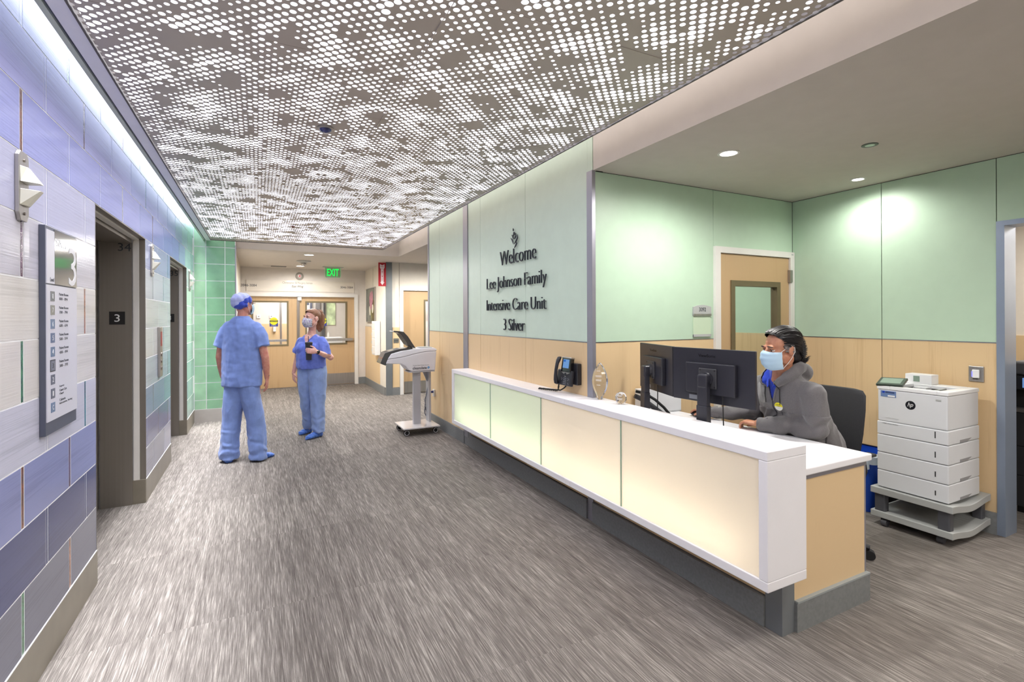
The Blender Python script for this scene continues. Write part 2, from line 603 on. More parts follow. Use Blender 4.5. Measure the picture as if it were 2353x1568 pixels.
# lift openings
STEELD = mat('dark_bronze_steel', (143, 137, 130), .42, .7, var=.02, nscale=(70, 70, .7))
for i, (a, b, num) in enumerate(OPEN):
    # corner guards, white reveal, jambs on both sides and across the head
    s = MB(); w = MB(); j = MB()
    for (yy, d) in ((b, -1), (a, 1)):
        s.box(-.897, XL + .001, yy - .001 * d, yy + .004 * d, .2, 2.25)
        w.box(-.938, -.897, yy, yy + .012 * d, .2, 2.235)
        j.box(-1.16, -.945, yy, yy + .026 * d, 0, 2.21)
    s.box(-.897, XL + .001, a, b, 2.244, 2.251)
    w.box(-.938, -.897, a, b, 2.232, 2.251)
    j.box(-1.16, -.945, a + .026, b - .026, 2.205, 2.251)
    struct(s.build('trim_%d' % (2 + i * 4), STEELD))
    struct(w.build('trim_%d' % (3 + i * 4), FRAMEW))
    fr = struct(j.build('trim_%d' % (4 + i * 4), STEELD))
    bb = MB()
    for (yy, d) in ((b, -1), (a, 1)):
        bb.box(-.945, XL + .001, yy, yy + .016 * d, 0, .2)
    struct(bb.build('baseboard_lift_%d' % (i + 1), BASET))
    # floor number plate and car number on the jamb that faces the camera
    yj = b - .0265
    pl = B(-1.095, -.990, yj - .003, yj, 1.519, 1.627).build('number_plate', mat('black_plate', (22, 21, 24), .4, var=0), fr)
    place_text('3', .036, .062, (-1.0425, yj - .0034, 1.542), (1, 0, 0), (0, 0, 1), TEXT_W, 'numeral', pl, .001)
    place_text(num, .088, .066, (-.992, yj - .0005, 2.133), (1, 0, 0), (0, 0, 1), TEXT_D, 'numeral', fr, .001)
    # car doors
    t = struct(B(-1.215, -1.172, a - .05, (a + b) / 2 - .002, .004, 2.24).build('door_%d' % (1 + i), STEELD))
    B(-1.215, -1.172, (a + b) / 2 + .002, b + .05, .004, 2.24).build('door_leaf', STEELD, t)
    B(-1.26, -1.172, a - .05, b + .05, -.002, .003).build('sill', ALU, t)

# --- green tiled end wall
gw = struct(B(-.9, -.306, 8.8215, 8.99, 0, 3.3).build('wall_end_green', GROUT))
GT = []
for k, c in enumerate([(170, 212, 176), (140, 190, 152), (104, 160, 126)]):
    GT.append(mat('green_tile_by_light_%d' % k, c, .10, spec=.6, coat=.3, var=.06, nscale=(5, 5, 5), bmp=((14, 14, 14), .0015)))  # one green tile; LED wash put into the colour as a lighter left column
zs = [.19] + [.331 + .2576 * k for k in range(10)] + [2.93]
cols = [(-.853, -.697), (-.697, -.446), (-.446, -.308)]
for r in range(len(zs) - 1):
    for c, (a, b) in enumerate(cols):
        B(a + .005, b - .005, 8.82, 8.829, zs[r] + .005, zs[r + 1] - .005).build('tile', GT[min(c, 1)], gw)
struct(B(XL, -.306, 8.812, 8.83, 0, .19).build('baseboard_end', mat('pale_base_tile', (190, 184, 178), .35, var=.02)))
struct(B(-.312, -.296, 8.815, 8.99, 0, 2.69).build('trim_10', ALU))
struct(B(-.45, -.33, 8.99, 12.2, 0, 3.0).build('wall_passage_left', CREAM))
struct(B(-.33, -.326, 8.99, 12.2, 0, .155).build('baseboard_passage_left', BASEG))

# --- far wall with double doors
fw = MB()
fw.box(-.9, -.375, 12.2, 12.32, 0, 3); fw.box(2.11, 2.5, 12.2, 12.32, 0, 3); fw.box(-.375, 2.11, 12.2, 12.32, 2.115, 3)
struct(fw.build('wall_far', WHITE_WALL))
struct(B(2.115, 2.29, 12.18, 12.2, 0, .155).build('baseboard_far', BASEG))
ff = MB()
ff.box(-.385, -.30, 12.175, 12.33, 0, 2.115); ff.box(2.035, 2.115, 12.175, 12.33, 0, 2.115); ff.box(-.30, 2.035, 12.175, 12.33, 2.045, 2.115)
dd = struct(ff.build('door_3', FRAMEW))


def glazed_leaf(x0, x1, wx0, wx1, wz0, wz1, y, z1, parent, name='door_leaf', wood=DOORWOOD, d=.045, fwid=.035):
    m = MB()
    m.box(x0, wx0, y, y + d, .012, z1); m.box(wx1, x1, y, y + d, .012, z1)
    m.box(wx0, wx1, y, y + d, .012, wz0); m.box(wx0, wx1, y, y + d, wz1, z1)
    leaf = m.build(name, wood, parent)
    f = MB()
    f.box(wx0 - fwid * .4, wx0 + fwid * .6, y - .012, y + d + .012, wz0 - fwid * .4, wz1 + fwid * .4); f.box(wx1 - fwid * .6, wx1 + fwid * .4, y - .012, y + d + .012, wz0 - fwid * .4, wz1 + fwid * .4)
    f.box(wx0 + fwid * .6, wx1 - fwid * .6, y - .012, y + d + .012, wz0 - fwid * .4, wz0 + fwid * .6); f.box(wx0 + fwid * .6, wx1 - fwid * .6, y - .012, y + d + .012, wz1 - fwid * .6, wz1 + fwid * .4)
    f.build('vision_frame', OLIVE, leaf)
    MB().box(wx0, wx1, y + d * .4, y + d * .4 + .006, wz0, wz1).build('pane', glass('clear_glass'), leaf)
    return leaf


lf = glazed_leaf(-.30, .785, -.11, .60, .955, 1.93, 12.24, 2.04, dd)
rf = glazed_leaf(.835, 2.033, .975, 1.86, .955, 1.93, 12.24, 2.04, dd)
B(.787, .833, 12.215, 12.29, .01, 2.045).build('meeting_stile', STEEL, dd)
B(.80, .88, 12.18, 12.215, 1.955, 2.035).build('latch_box', STEELL, dd)
MB().cyl((.84, 12.205, .04), (.84, 12.205, 1.96), .006, n=8).build('vertical_rod', STEELL, dd)
B(.90, 1.99, 12.165, 12.215, 1.025, 1.085).build('push_bar', STEELL, dd)
B(-.10, .62, 12.30, 12.34, 1.035, 1.085).build('push_bar', STEELL, dd)
B(.86, 2.03, 12.236, 12.2405, .02, .27).build('kick_plate', STEELL, lf if False else rf)
B(-.3, 2.04, 12.18, 12.3, 0, .01).build('threshold', ALU, dd)
YELL = mat('yellow_print', (214, 208, 20), .5, var=0); BLUEP = mat('blue_print', (40, 44, 130), .5, var=0)
for lx, leaf in ((.315, lf), (1.335, rf)):
    st = MB().box(lx - .085, lx + .085, 12.253, 12.256, 1.375, 1.50).build('sticker', BLUEP, leaf)
    MB().cyl((lx, 12.2528, 1.495), (lx, 12.2515, 1.495), .083, n=28).build('sticker', YELL, leaf)
    b = MB(); b.box(lx - .085, lx + .085, 12.2500, 12.2513, 1.478, 1.512); b.build('sticker_band', mat('black_print', (22, 22, 24), .5, var=0), leaf)
    place_text('CAUTION', .14, .022, (lx, 12.2497, 1.484), (1, 0, 0), (0, 0, 1), YELL, 'lettering', leaf)
    place_text('AUTHORIZED', .10, .010, (lx, 12.2510, 1.528), (1, 0, 0), (0, 0, 1), TEXT_D, 'lettering', leaf)
    place_text('ACCESS ONLY', .10, .012, (lx, 12.2525, 1.392), (1, 0, 0), (0, 0, 1), TEXT_W, 'lettering', leaf)

sg = thing('directional_sign', 'clear acrylic wing sign with room numbers above the double doors', 'sign', (.9, 12.19, 2.16))
B(-.22, 2.03, 12.188, 12.196, 2.155, 2.40).build('acrylic_panel', mat('acrylic_strip', (220, 212, 200), .06, coat=.6, var=0), sg)
place_text('Christopher & Margery Istman', .62, .062, (.80, 12.187, 2.315), (1, 0, 0), (0, 0, 1), mat('grey_lettering', (130, 124, 118), .6, var=0), 'lettering', sg, .001)
place_text('East Wing', .24, .062, (.80, 12.187, 2.235), (1, 0, 0), (0, 0, 1), TEXT_D, 'lettering', sg, .001, italic=.25, bold=.01)
place_text('3046-3084', .28, .05, (1.86, 12.187, 2.25), (1, 0, 0), (0, 0, 1), TEXT_D, 'lettering', sg, .001)
place_text('3046-3084', .30, .055, (-.17, 12.187, 2.25), (1, 0, 0), (0, 0, 1), TEXT_D, 'lettering', sg, .001)
st = thing('alarm_speaker', 'round fire alarm speaker with red centre above the wing sign', 'alarm', (.84, 12.2, 2.42))
MB().lathe([(.085, 0), (.085, .02), (.07, .034), (.045, .036)], (.84, 12.2, 2.505), 28, (0, -1, 0)).build('housing', mat('alarm_grey', (150, 146, 138), .5, var=0), st, True)
MB().lathe([(.045, .034), (.04, .05), (.0, .055)], (.84, 12.2, 2.505), 20, (0, -1, 0)).build('strobe_lens', mat('alarm_lens', (205, 190, 185), .3, var=0), st, True)
MB().box(.825, .855, 12.142, 12.146, 2.485, 2.525).build('red_mark', mat('alarm_red', (190, 40, 50), .4, var=0), st)

# --- picture wall (x = 2.29, y 10.06 .. 12.2) and the stub wall facing the camera
pw = MB(); pw.box(XW, XW + .12, 10.06, 12.2, 0, 3)
pw = struct(pw.build('wall_picture', CREAM))
B(XW - .008, XW + .01, 10.62, 12.19, .155, 1.36).build('wood_panel', WOOD, pw)
B(XW - .009, XW + .01, 10.62, 12.19, 1.36, 1.366).build('panel_trim', ALU, pw)
B(XW - .004, XW + .01, 11.30, 11.304, 1.37, 2.66).build('panel_joint', OLIVE, pw)
struct(B(XW - .022, XW, 10.1, 12.2, 0, .155).build('baseboard_picture', BASEG))
sw = MB(); sw.box(XW + .12, 2.60, 10.06, 10.18, 0, 3); sw.box(2.60, 3.70, 10.06, 10.18, 2.12, 3); sw.box(3.7, 5.2, 10.06, 10.18, 0, 3)
sw = struct(sw.build('wall_side', CREAM))
B(2.42, 2.556, 10.05, 10.061, .155, 1.366).build('wood_panel', WOOD, sw)
B(2.556, 2.561, 10.054, 10.061, 2.19, 2.675).build('panel_joint', OLIVE, sw)
struct(B(2.41, 2.568, 10.038, 10.06, 0, .14).build('baseboard_side', BASEG))
struct(B(2.285, 2.41, 10.035, 10.065, 0, 2.676).build('trim_11', mat('corner_guard_grey', (118, 122, 124), .45, .3, var=.02)))
sf = MB(); sf.box(2.565, 2.636, 10.03, 10.19, 0, 2.19); sf.box(3.65, 3.72, 10.03, 10.19, 0, 2.19); sf.box(2.636, 3.65, 10.03, 10.19, 2.115, 2.19)
sd = struct(sf.build('door_4', FRAMEW))
sl = glazed_leaf(2.64, 3.648, 3.09, 3.50, .93, 1.92, 10.08, 2.112, sd)
B(2.66, 3.63, 10.075, 10.081, .02, .254).build('kick_plate', STEELL, sl)
B(2.64, 3.65, 10.04, 10.16, 0, .01).build('threshold', ALU, sd)
struct(B(2.4, 3.9, 10.9, 11.0, 0, 2.7).build('wall_beyond_side', WHITE_WALL))
lamp('room_lamp', 'AREA', (3.2, 10.55, 2.4), 22, .3)

pic = thing('wall_picture_frame', 'tall framed photograph of a pink tulip on the passage wall', 'picture', (XW, 11.45, 1.44))
f = MB(); y0, y1, z0, z1 = 11.0, 11.94, 1.455, 2.235
f.box(XW - .035, XW, y0, y0 + .018, z0, z1); f.box(XW - .035, XW, y1 - .018, y1, z0, z1); f.box(XW - .035, XW, y0 + .018, y1 - .018, z0, z0 + .018); f.box(XW - .035, XW, y0 + .018, y1 - .018, z1 - .018, z1)
f.build('frame', STEELL, pic)
B(XW - .022, XW, y0 + .018, y1 - .018, z0 + .018, z1 - .018).build('print', mat('photo_ground', (92, 96, 84), .3, var=.3, nscale=(4, 4, 4)), pic)
def petal(cy, cz, ry, rz, rot, m, dx):
    pts = [(cos(t) * ry, sin(t) * rz) for t in [2 * pi * i / 20 for i in range(20)]]
    pts = [(a * cos(rot) - b * sin(rot), a * sin(rot) + b * cos(rot)) for a, b in pts]
    MB().prism(pts, (XW - .0225 - dx, cy, cz), (0, -1, 0), (0, 0, 1), (-.0008, 0, 0)).build('print', m, pic)
PK = mat('petal_pink', (170, 112, 124), .4, var=.2, nscale=(10, 10, 10)); OLV = mat('photo_olive', (92, 78, 30), .4, var=.3, nscale=(6, 6, 6)); WH = mat('petal_white', (205, 200, 180), .4, var=.1)
petal(11.18, 1.72, .16, .24, 0, OLV, .0)
petal(11.46, 1.98, .15, .16, .3, PK, .001); petal(11.34, 2.0, .13, .17, -.3, PK, .002); petal(11.42, 1.86, .12, .12, 0, PK, .003)
petal(11.55, 1.72, .08, .11, .3, WH, .001); petal(11.25, 1.76, .09, .10, -.4, WH, .0015); petal(11.38, 1.62, .04, .14, .1, mat('stem_olive', (140, 136, 70), .5, var=.1), .002)

ds = thing('dispenser_column', 'tall white protective-gear dispenser on the wall below the red sign', 'dispenser', (XW, 10.75, .77))
B(XW - .11, XW - .008, 10.55, 10.92, .776, 1.49).build('cabinet', WHITEP, ds, bevel=.008)
for k in range(4):
    B(XW - .116, XW - .108, 10.58, 10.89, .80 + k * .17, .945 + k * .17).build('compartment_door', FRAMEW, ds, bevel=.004)
    B(XW - .122, XW - .115, 10.88, 10.90, .84 + k * .17, .90 + k * .17).build('label_strip', GREYP, ds)
RED = mat('sign_red', (172, 14, 34), .4, var=0)
rs = thing('fire_extinguisher_sign', 'red projecting sign with white arrow pointing down', 'sign', (2.21, 10.03, 2.19))
B(2.135, 2.286, 10.022, 10.03, 2.19, 2.66).build('sign_plate', RED, rs)
ar = [(-.045, .44), (0, .415), (.045, .44), (.045, .37), (.026, .34), (.026, .075), (.045, .085), (0, .02), (-.045, .085), (-.026, .075), (-.026, .34), (-.045, .37)]
MB().prism(ar, (2.2105, 10.0215, 2.19), (1, 0, 0), (0, 0, 1), (0, -.001, 0)).build('arrow', mat('sign_white', (226, 214, 216), .5, var=0), rs)
place_text('FIRE', .06, .03, (2.2105, 10.020, 2.565), (1, 0, 0), (0, 0, 1), RED, 'lettering', rs)
for k, c in enumerate('EXTINGUISHER'):
    place_text(c, .022, .017, (2.2105, 10.020, 2.53 - k * .0215), (1, 0, 0), (0, 0, 1), RED, 'lettering', rs)
ls = thing('light_switch', 'steel switch plate on the wood strip beside the side door', 'switch', (2.49, 10.05, 1.05))
B(2.437, 2.543, 10.043, 10.05, 1.053, 1.143).build('plate', STEELL, ls)
for k in (2.462, 2.49, 2.518):
    B(k - .006, k + .006, 10.036, 10.043, 1.085, 1.112).build('toggle', DKGREY, ls)

# --- beyond the double doors: bright corridor
struct(B(-1.6, -1.5, 12.32, 17.9, 0, 2.9).build('wall_corridor_left', CREAM))
struct(B(3.2, 3.3, 12.32, 17.9, 0, 2.9).build('wall_corridor_right', CREAM))
cw = struct(B(-1.6, 3.3, 15.6, 15.7, 0, 2.9).build('wall_corridor_end', WHITE_WALL))
B(-1.5, .75, 15.585, 15.601, 0, 1.40).build('wood_panel', WOOD, cw)
B(.56, .60, 15.55, 15.6, 0, 2.7).build('glass_door_edge', ALU, cw)
for xx in (.02, .34):
    B(xx - .045, xx + .045, 15.57, 15.585, 1.56, 1.66).build('notice', WHITEP, cw)
    B(xx - .015, xx + .015, 15.565, 15.571, 1.60, 1.615).build('notice_print', TEXT_D, cw)
B(.16, .56, 15.57, 15.586, .3, 1.12).build('cabinet_door', WOOD, cw)
tag(B(.38, .45, 15.48, 15.585, 1.18, 1.36).build('hand_sanitizer', WHITEP, bevel=.01, base=True), 'white hand sanitizer dispenser seen through the left door window', 'dispenser')
for (xx, ww, m) in ((1.0, .1, STEELL), (1.35, .05, SLATE), (1.5, .12, ALU), (1.72, .03, DKGREY)):
    B(xx, xx + ww, 15.5, 15.6, .1, 2.5).build('door_rail', m, cw)
B(1.80, 2.05, 15.57, 15.6, 1.35, 2.3).build('curtain_panel', mat('leaf_curtain', (196, 212, 170), .7, var=.2, nscale=(6, 1, 4)), cw)
eq = thing('patient_monitor', 'small dark monitor on a wall arm seen through the right door window', 'monitor', (1.15, 15.0, 1.7))
B(1.03, 1.28, 14.98, 15.03, 1.92, 2.08).build('screen', SLATE, eq, bevel=.01)
MB().cyl((1.15, 15.03, 2.0), (1.15, 15.6, 2.0), .02).build('arm', STEELL, eq)
ca = thing('supply_cart', 'white supply cart with bottles seen through the right door window', 'cart', (1.75, 14.6, 0))
B(1.45, 2.1, 14.5, 14.95, .12, 1.02).build('body', WHITEP, ca, bevel=.01)
B(1.56, 1.64, 14.6, 14.7, 1.02, 1.30).build('dark_case', DKGREY, ca)
MB().lathe([(.03, 0), (.03, .1), (.012, .13), (.012, .16)], (1.74, 14.65, 1.02), 14).build('bottle', FRAMEW, ca, True)
for xx in (1.5, 2.05):
    for yy in (14.55, 14.9):
        MB().cyl((xx - .012, yy, .06), (xx + .012, yy, .06), .06, n=14).build('wheel', RUBBER, ca)
struct(B(-1.6, 3.3, 12.3, 15.7, 2.7, 2.8).build('ceiling_corridor', CEIL))

# --- welcome wall
ww = struct(B(XW + .004, XW + .15, YB + .004, 7.24, 0, 3.3).build('wall_welcome', DARK))
JY = [3.187, 4.197, 5.283, 5.655]
GAP = .0025
for (a, b) in ((3.187, 4.197), (4.197, 5.283), (5.283, 5.655), (5.80, 6.73), (6.73, 7.205)):
    B(XW - .004, XW + .006, a + GAP, b - GAP, 1.372, 3.05).build('glass_panel', GREEN_LIT, ww)
    B(XW - .006, XW + .006, a + GAP, b - GAP, .155, 1.365).build('wood_panel', WOOD, ww)
B(XW - .008, XW + .006, 3.187, 5.655, 1.365, 1.371).build('panel_trim', ALU, ww)
B(XW - .008, XW + .006, 5.80, 7.205, 1.365, 1.371).build('panel_trim', ALU, ww)
GREYT = mat('anodised_trim', (158, 157, 166), .4, .6, var=.01)
struct(B(XW - .016, XW + .01, 5.655, 5.80, .1, 3.05).build('trim_12', GREYT))
struct(B(XW - .012, XW + .165, 7.205, 7.26, .0, 3.05).build('trim_13', GREYT))
struct(B(XW - .012, XW + .02, YB - .012, 3.187, 0, 2.69).build('trim_14', GREYT))
struct(B(XW - .0045, XW + .03, YB - .008, 3.187, 2.69, 3.05).build('trim_15', GREEN_LIT))
# base along the wall and under the desk: far run sits proud of the desk run
struct(B(XW - .022, XW + .01, 5.78, 7.25, 0, .155).build('baseboard_welcome', BASEG))
struct(B(XW - .012, XW + .01, 5.60, 5.80, 0, .25).build('trim_16', BASEG))

# lettering
ws = thing('welcome_sign', 'dark raised Welcome lettering with leaf emblem on the green glass wall', 'sign', (XW - .004, 4.4, 1.43))
LX = XW - .013
letters('Welcome', .765, .150, (LX, 4.35, 2.103), (0, -1, 0), (0, 0, 1), TEXT_D, ws, .014)
letters('Lee Johnson Family', 1.285, .125, (LX, 4.427, 1.870), (0, -1, 0), (0, 0, 1), TEXT_D, ws, .014)
letters('Intensive Care Unit', 1.28, .122, (LX, 4.434, 1.636), (0, -1, 0), (0, 0, 1), TEXT_D, ws, .014)
letters('3 Silver', .455, .122, (LX, 4.423, 1.430), (0, -1, 0), (0, 0, 1), TEXT_D, ws, .014)
# leaf emblem strokes: (y offset to the right, z) pairs measured from the emblem centre line
strokes = [[(-.005, .20), (.000, .175), (-.004, .155)],
           [(.010, .145), (.010, .115), (-.006, .075)],
           [(.026, .135), (.026, .105), (.006, .08)],
           [(-.034, .105), (-.012, .085), (-.006, .055), (.004, .035)],
           [(.048, .112), (.050, .075), (.030, .04), (.008, .028)],
           [(-.052, .06), (-.028, .035), (-.012, 0), (-.002, -.045)],
           [(.078, .085), (.076, .03), (.040, -.02), (.012, -.05)],
           [(.055, -.02), (.058, -.05), (.036, -.085), (.016, -.11)]]
eb = MB()
for s_ in strokes:
    pts = []
    n_ = len(s_)
    for i in range(n_ - 1):
        for q in range(4):
            t = q / 4
            pts.append((s_[i][0] * (1 - t) + s_[i + 1][0] * t, s_[i][1] * (1 - t) + s_[i + 1][1] * t))
    pts.append(s_[-1])
    k = len(pts)
    eb.tube([(LX - .006, 4.42 - p[0] * 1.15, 2.323 + p[1] * .65) for p in pts], [max(.0025, .0078 * sin(pi * (i + .6) / k) ** .7) for i in range(k)], 6)
eb.build('leaf_emblem', TEXT_D, ws)

# --- reception back wall and right wall
rb = MB()
rb.box(XW + .15, 3.60, YB + .004, YB + .12, 0, 3); rb.box(3.60, 4.69, YB + .004, YB + .12, 2.185, 3); rb.box(4.685, 5.0, YB + .004, YB + .12, 0, 3)
rb = struct(rb.build('wall_reception_back', DARK))
B(XW + .02, 3.596 - GAP, YB - .004, YB + .006, 1.372, 2.685).build('glass_panel', GREEN, rb)
B(XW + .02, 3.594 - GAP, YB - .004, YB + .006, .155, 1.365).build('wood_panel', WOOD, rb)
B(3.596 + GAP, 4.693, YB - .004, YB + .006, 2.19, 2.685).build('glass_panel', GREEN, rb)
B(XW + .02, 3.594, YB - .006, YB + .006, 1.365, 1.371).build('panel_trim', ALU, rb)
struct(B(XW + .02, 3.59, YB - .022, YB, 0, .155).build('baseboard_reception_back', BASEG))
rr = MB(); rr.box(XR + .004, XR + .15, 1.60, YB + .1, 0, 3); rr.box(XR + .004, XR + .15, -5, 1.60, 2.23, 3)
rr = struct(rr.build('wall_right', DARK))
for a, b in ((2.336, YB - .004), (1.60, 2.336)):
    B(XR - .004, XR + .006, a + GAP, b - GAP, 1.372, 2.685).build('glass_panel', GREEN, rr)
    B(XR - .004, XR + .006, a + GAP, b - GAP, .155, 1.365).build('wood_panel', WOOD, rr)
B(XR - .004, XR + .006, .2, 1.60 - GAP, 2.235, 2.685).build('glass_panel', GREEN, rr)
B(XR - .006, XR + .006, 1.60, YB - .006, 1.365, 1.371).build('panel_trim', ALU, rr)
struct(B(XR - .022, XR, 1.60, YB, 0, .155).build('baseboard_right', BASEG))
of = MB(); of.box(XR - .012, XR + .17, 1.555, 1.60, 0, 2.235); of.box(XR - .012, XR + .17, -2, 1.555, 2.20, 2.235)
struct(of.build('trim_17', mat('blue_grey_frame', (138, 150, 168), .35, .35, var=.01)))

# reception door
df = MB(); df.box(3.594, 3.66, YB - .03, YB + .13, 0, 2.188); df.box(4.63, 4.691, YB - .03, YB + .13, 0, 2.188); df.box(3.66, 4.63, YB - .03, YB + .13, 2.133, 2.188)
rd = struct(df.build('door_5', FRAMEW))
rl = glazed_leaf(3.663, 4.627, 3.822, 4.466, .93, 1.872, YB - .012, 2.129, rd, fwid=.05)
B(4.61, 4.648, YB - .04, YB - .014, 1.895, 2.012).build('hinge', STEELL, rl)
B(4.61, 4.648, YB - .04, YB - .014, .95, 1.067).build('hinge', STEELL, rl)
B(4.645, 4.672, YB - .032, YB - .03, 2.158, 2.170).build('frame_label', GREYP, rd)
MB().cyl((3.72, YB - .012, 1.02), (3.72, YB - .07, 1.02), .012).cyl((3.72, YB - .07, 1.02), (3.84, YB - .07, 1.02), .011).build('door_handle', STEELL, rl)
# the room behind it
rm = struct(B(2.6, 5.3, 5.0, 5.1, 0, 2.7).build('wall_room_back', GREEN))
B(2.6, 5.3, 4.98, 5.0, 0, 1.36).build('wood_panel', WOOD, rm)
struct(B(5.2, 5.3, YB + .13, 5.0, 0, 2.7).build('wall_room_right', GREEN))
B(5.19, 5.201, YB + .13, 4.98, .1, 1.368).build('wood_panel', WOOD, rm)
struct(B(2.44, 5.3, YB + .12, 5.1, 2.69, 2.8).build('ceiling_room', CEIL))

rn = thing('room_number_sign', 'small grey arched room sign reading 3092 beside the reception door', 'sign', (3.445, YB, 1.385))
pts = [(-.107, 0), (.107, 0), (.107, .078)] + [(.107 - .214 * i / 10, .078 + .017 * sin(pi * i / 10)) for i in range(1, 10)] + [(-.107, .078)]
MB().prism(pts, (3.445, YB - .005, 1.571), (1, 0, 0), (0, 0, 1), (0, -.012, 0)).build('plate', GREYP, rn)
B(3.338, 3.552, YB - .021, YB - .004, 1.571, 1.588).build('plate_lip', STEELL, rn)
place_text('3092', .082, .034, (3.445, YB - .0175, 1.610), (1, 0, 0), (0, 0, 1), TEXT_D, 'lettering', rn, .001)
B(3.340, 3.550, YB - .012, YB - .005, 1.392, 1.571).build('insert_holder', mat('clear_insert', (196, 214, 186), .15, coat=.3, var=0), rn)
B(3.340, 3.550, YB - .016, YB - .004, 1.390, 1.412).build('holder_lip', GREYP, rn)

kp = thing('card_reader', 'square steel card reader on the wood wall above the printer', 'card reader', (XR - .004, 1.712, 1.079))
B(XR - .013, XR - .004, 1.670, 1.757, 1.079, 1.193).build('plate', STEELL, kp, bevel=.003)
B(XR - .024, XR - .013, 1.692, 1.735, 1.107, 1.168).build('reader', WHITEP, kp, bevel=.005)
B(XR - .0245, XR - .020, 1.730, 1.737, 1.115, 1.155).build('indicator_light', emis('blue_led', (150, 150, 255), 1.2), kp)
B(XR - .0255, XR - .023, 1.700, 1.728, 1.098, 1.103).build('slot', DARK, kp)

# --- copy room beyond the opening
cr = struct(B(6.6, 6.7, -3, 5.0, 0, 2.7).build('wall_copy_room', CREAM))
B(6.585, 6.601, -3, 5, .155, 1.368).build('wood_panel', WOOD, cr)
struct(B(4.85, 6.6, 2.9, 3.0, 0, 2.7).build('wall_copy_room_end', CREAM))
struct(B(4.85, 6.7, -3, 5, 2.69, 2.8).build('ceiling_copy_room', CEIL))

# --- ceilings
struct(B(XW + .1, 4.85, -5, YB, 2.69, 2.8).build('ceiling_reception', CEIL))
fc = MB(); fc.box(-.45, 2.45, 9.13, 12.2, 2.675, 2.8); fc.box(2.45, 5.2, 7.24, 10.2, 2.675, 2.8); fc.box(XW + .1, 2.45, 7.26, 9.13, 2.675, 2.8)
struct(fc.build('ceiling_far', CEIL))
sfm = MB()
sfm.box(XW, XW + .1, -5, YB - .012, 2.69, 3.3)
sfm.box(-.305, XW, 9.03, 9.13, 2.675, 3.3)
sfm.box(XW, XW + .1, 7.26, 9.13, 2.675, 3.3)
struct(sfm.build('trim_18', CEIL))
struct(B(-1.3, 2.5, -5, 9.2, 3.15, 3.3).build('ceiling_cove', CEIL))
# left trim between LED slot and the luminous ceiling
tl = MB()
tl.box(-.690, -.632, -5, 8.815, 2.745, 2.765); tl.box(-.695, -.690, -5, 8.815, 2.745, 3.0)
struct(tl.build('trim_19', mat('cove_trim', (240, 241, 248), .4, var=.01)))
struct(B(-.712, -.695, -5, 8.815, 2.765, 3.0).build('trim_20', mat('cove_slot', (92, 98, 122), .5, var=.01)))
struct(B(-.735, -.712, -5, 8.815, 2.752, 3.0).build('trim_21', mat('cove_lens_edge', (196, 206, 188), .4, var=.01)))
cv = thing('cove_light', 'long white LED strip light washing the tiled wall from the ceiling slot', 'light', (-.79, 3, 2.935))
B(-.86, -.70, -3, 8.81, 3.0, 3.02).build('housing', WHITEP, cv)
B(-.835, -.745, -3, 8.81, 2.985, 3.0).build('diffuser', emis('cove_led', (232, 236, 255), COVE_E), cv)

# --- luminous perforated ceiling
lc = thing('luminous_ceiling', 'backlit grey metal ceiling of perforated panels with scattered round holes', 'ceiling light', (.655, 4.25, 2.745))
A = .0265
PX0, PY0 = -.617, -.193
PERF = mat('perforated_metal', (186, 178, 170), .45, .15, var=.01)


def hole_r(x, y):
    p = Vector((x * 5.4 + 11, y * 5.4, 0))
    n1 = noise.fractal(p, 1.0, 2.0, 3)
    q = Vector((x * 9 + y * 2, y * 9 + 40, 3))
    n2 = noise.noise(q)
    v = n1 * 1.05 + n2 * .62 + .47
    if v < 0.0:
        return 0
    return min(.0158, .0074 + .0078 * v)


NS = 16
HOLE_DIR = [(cos(2 * pi * k / NS), sin(2 * pi * k / NS)) for k in range(NS)]
OUT_R = [1 / (abs(c) + abs(s)) for c, s in HOLE_DIR]
CUTS = [(.378, 3.274, .06)]


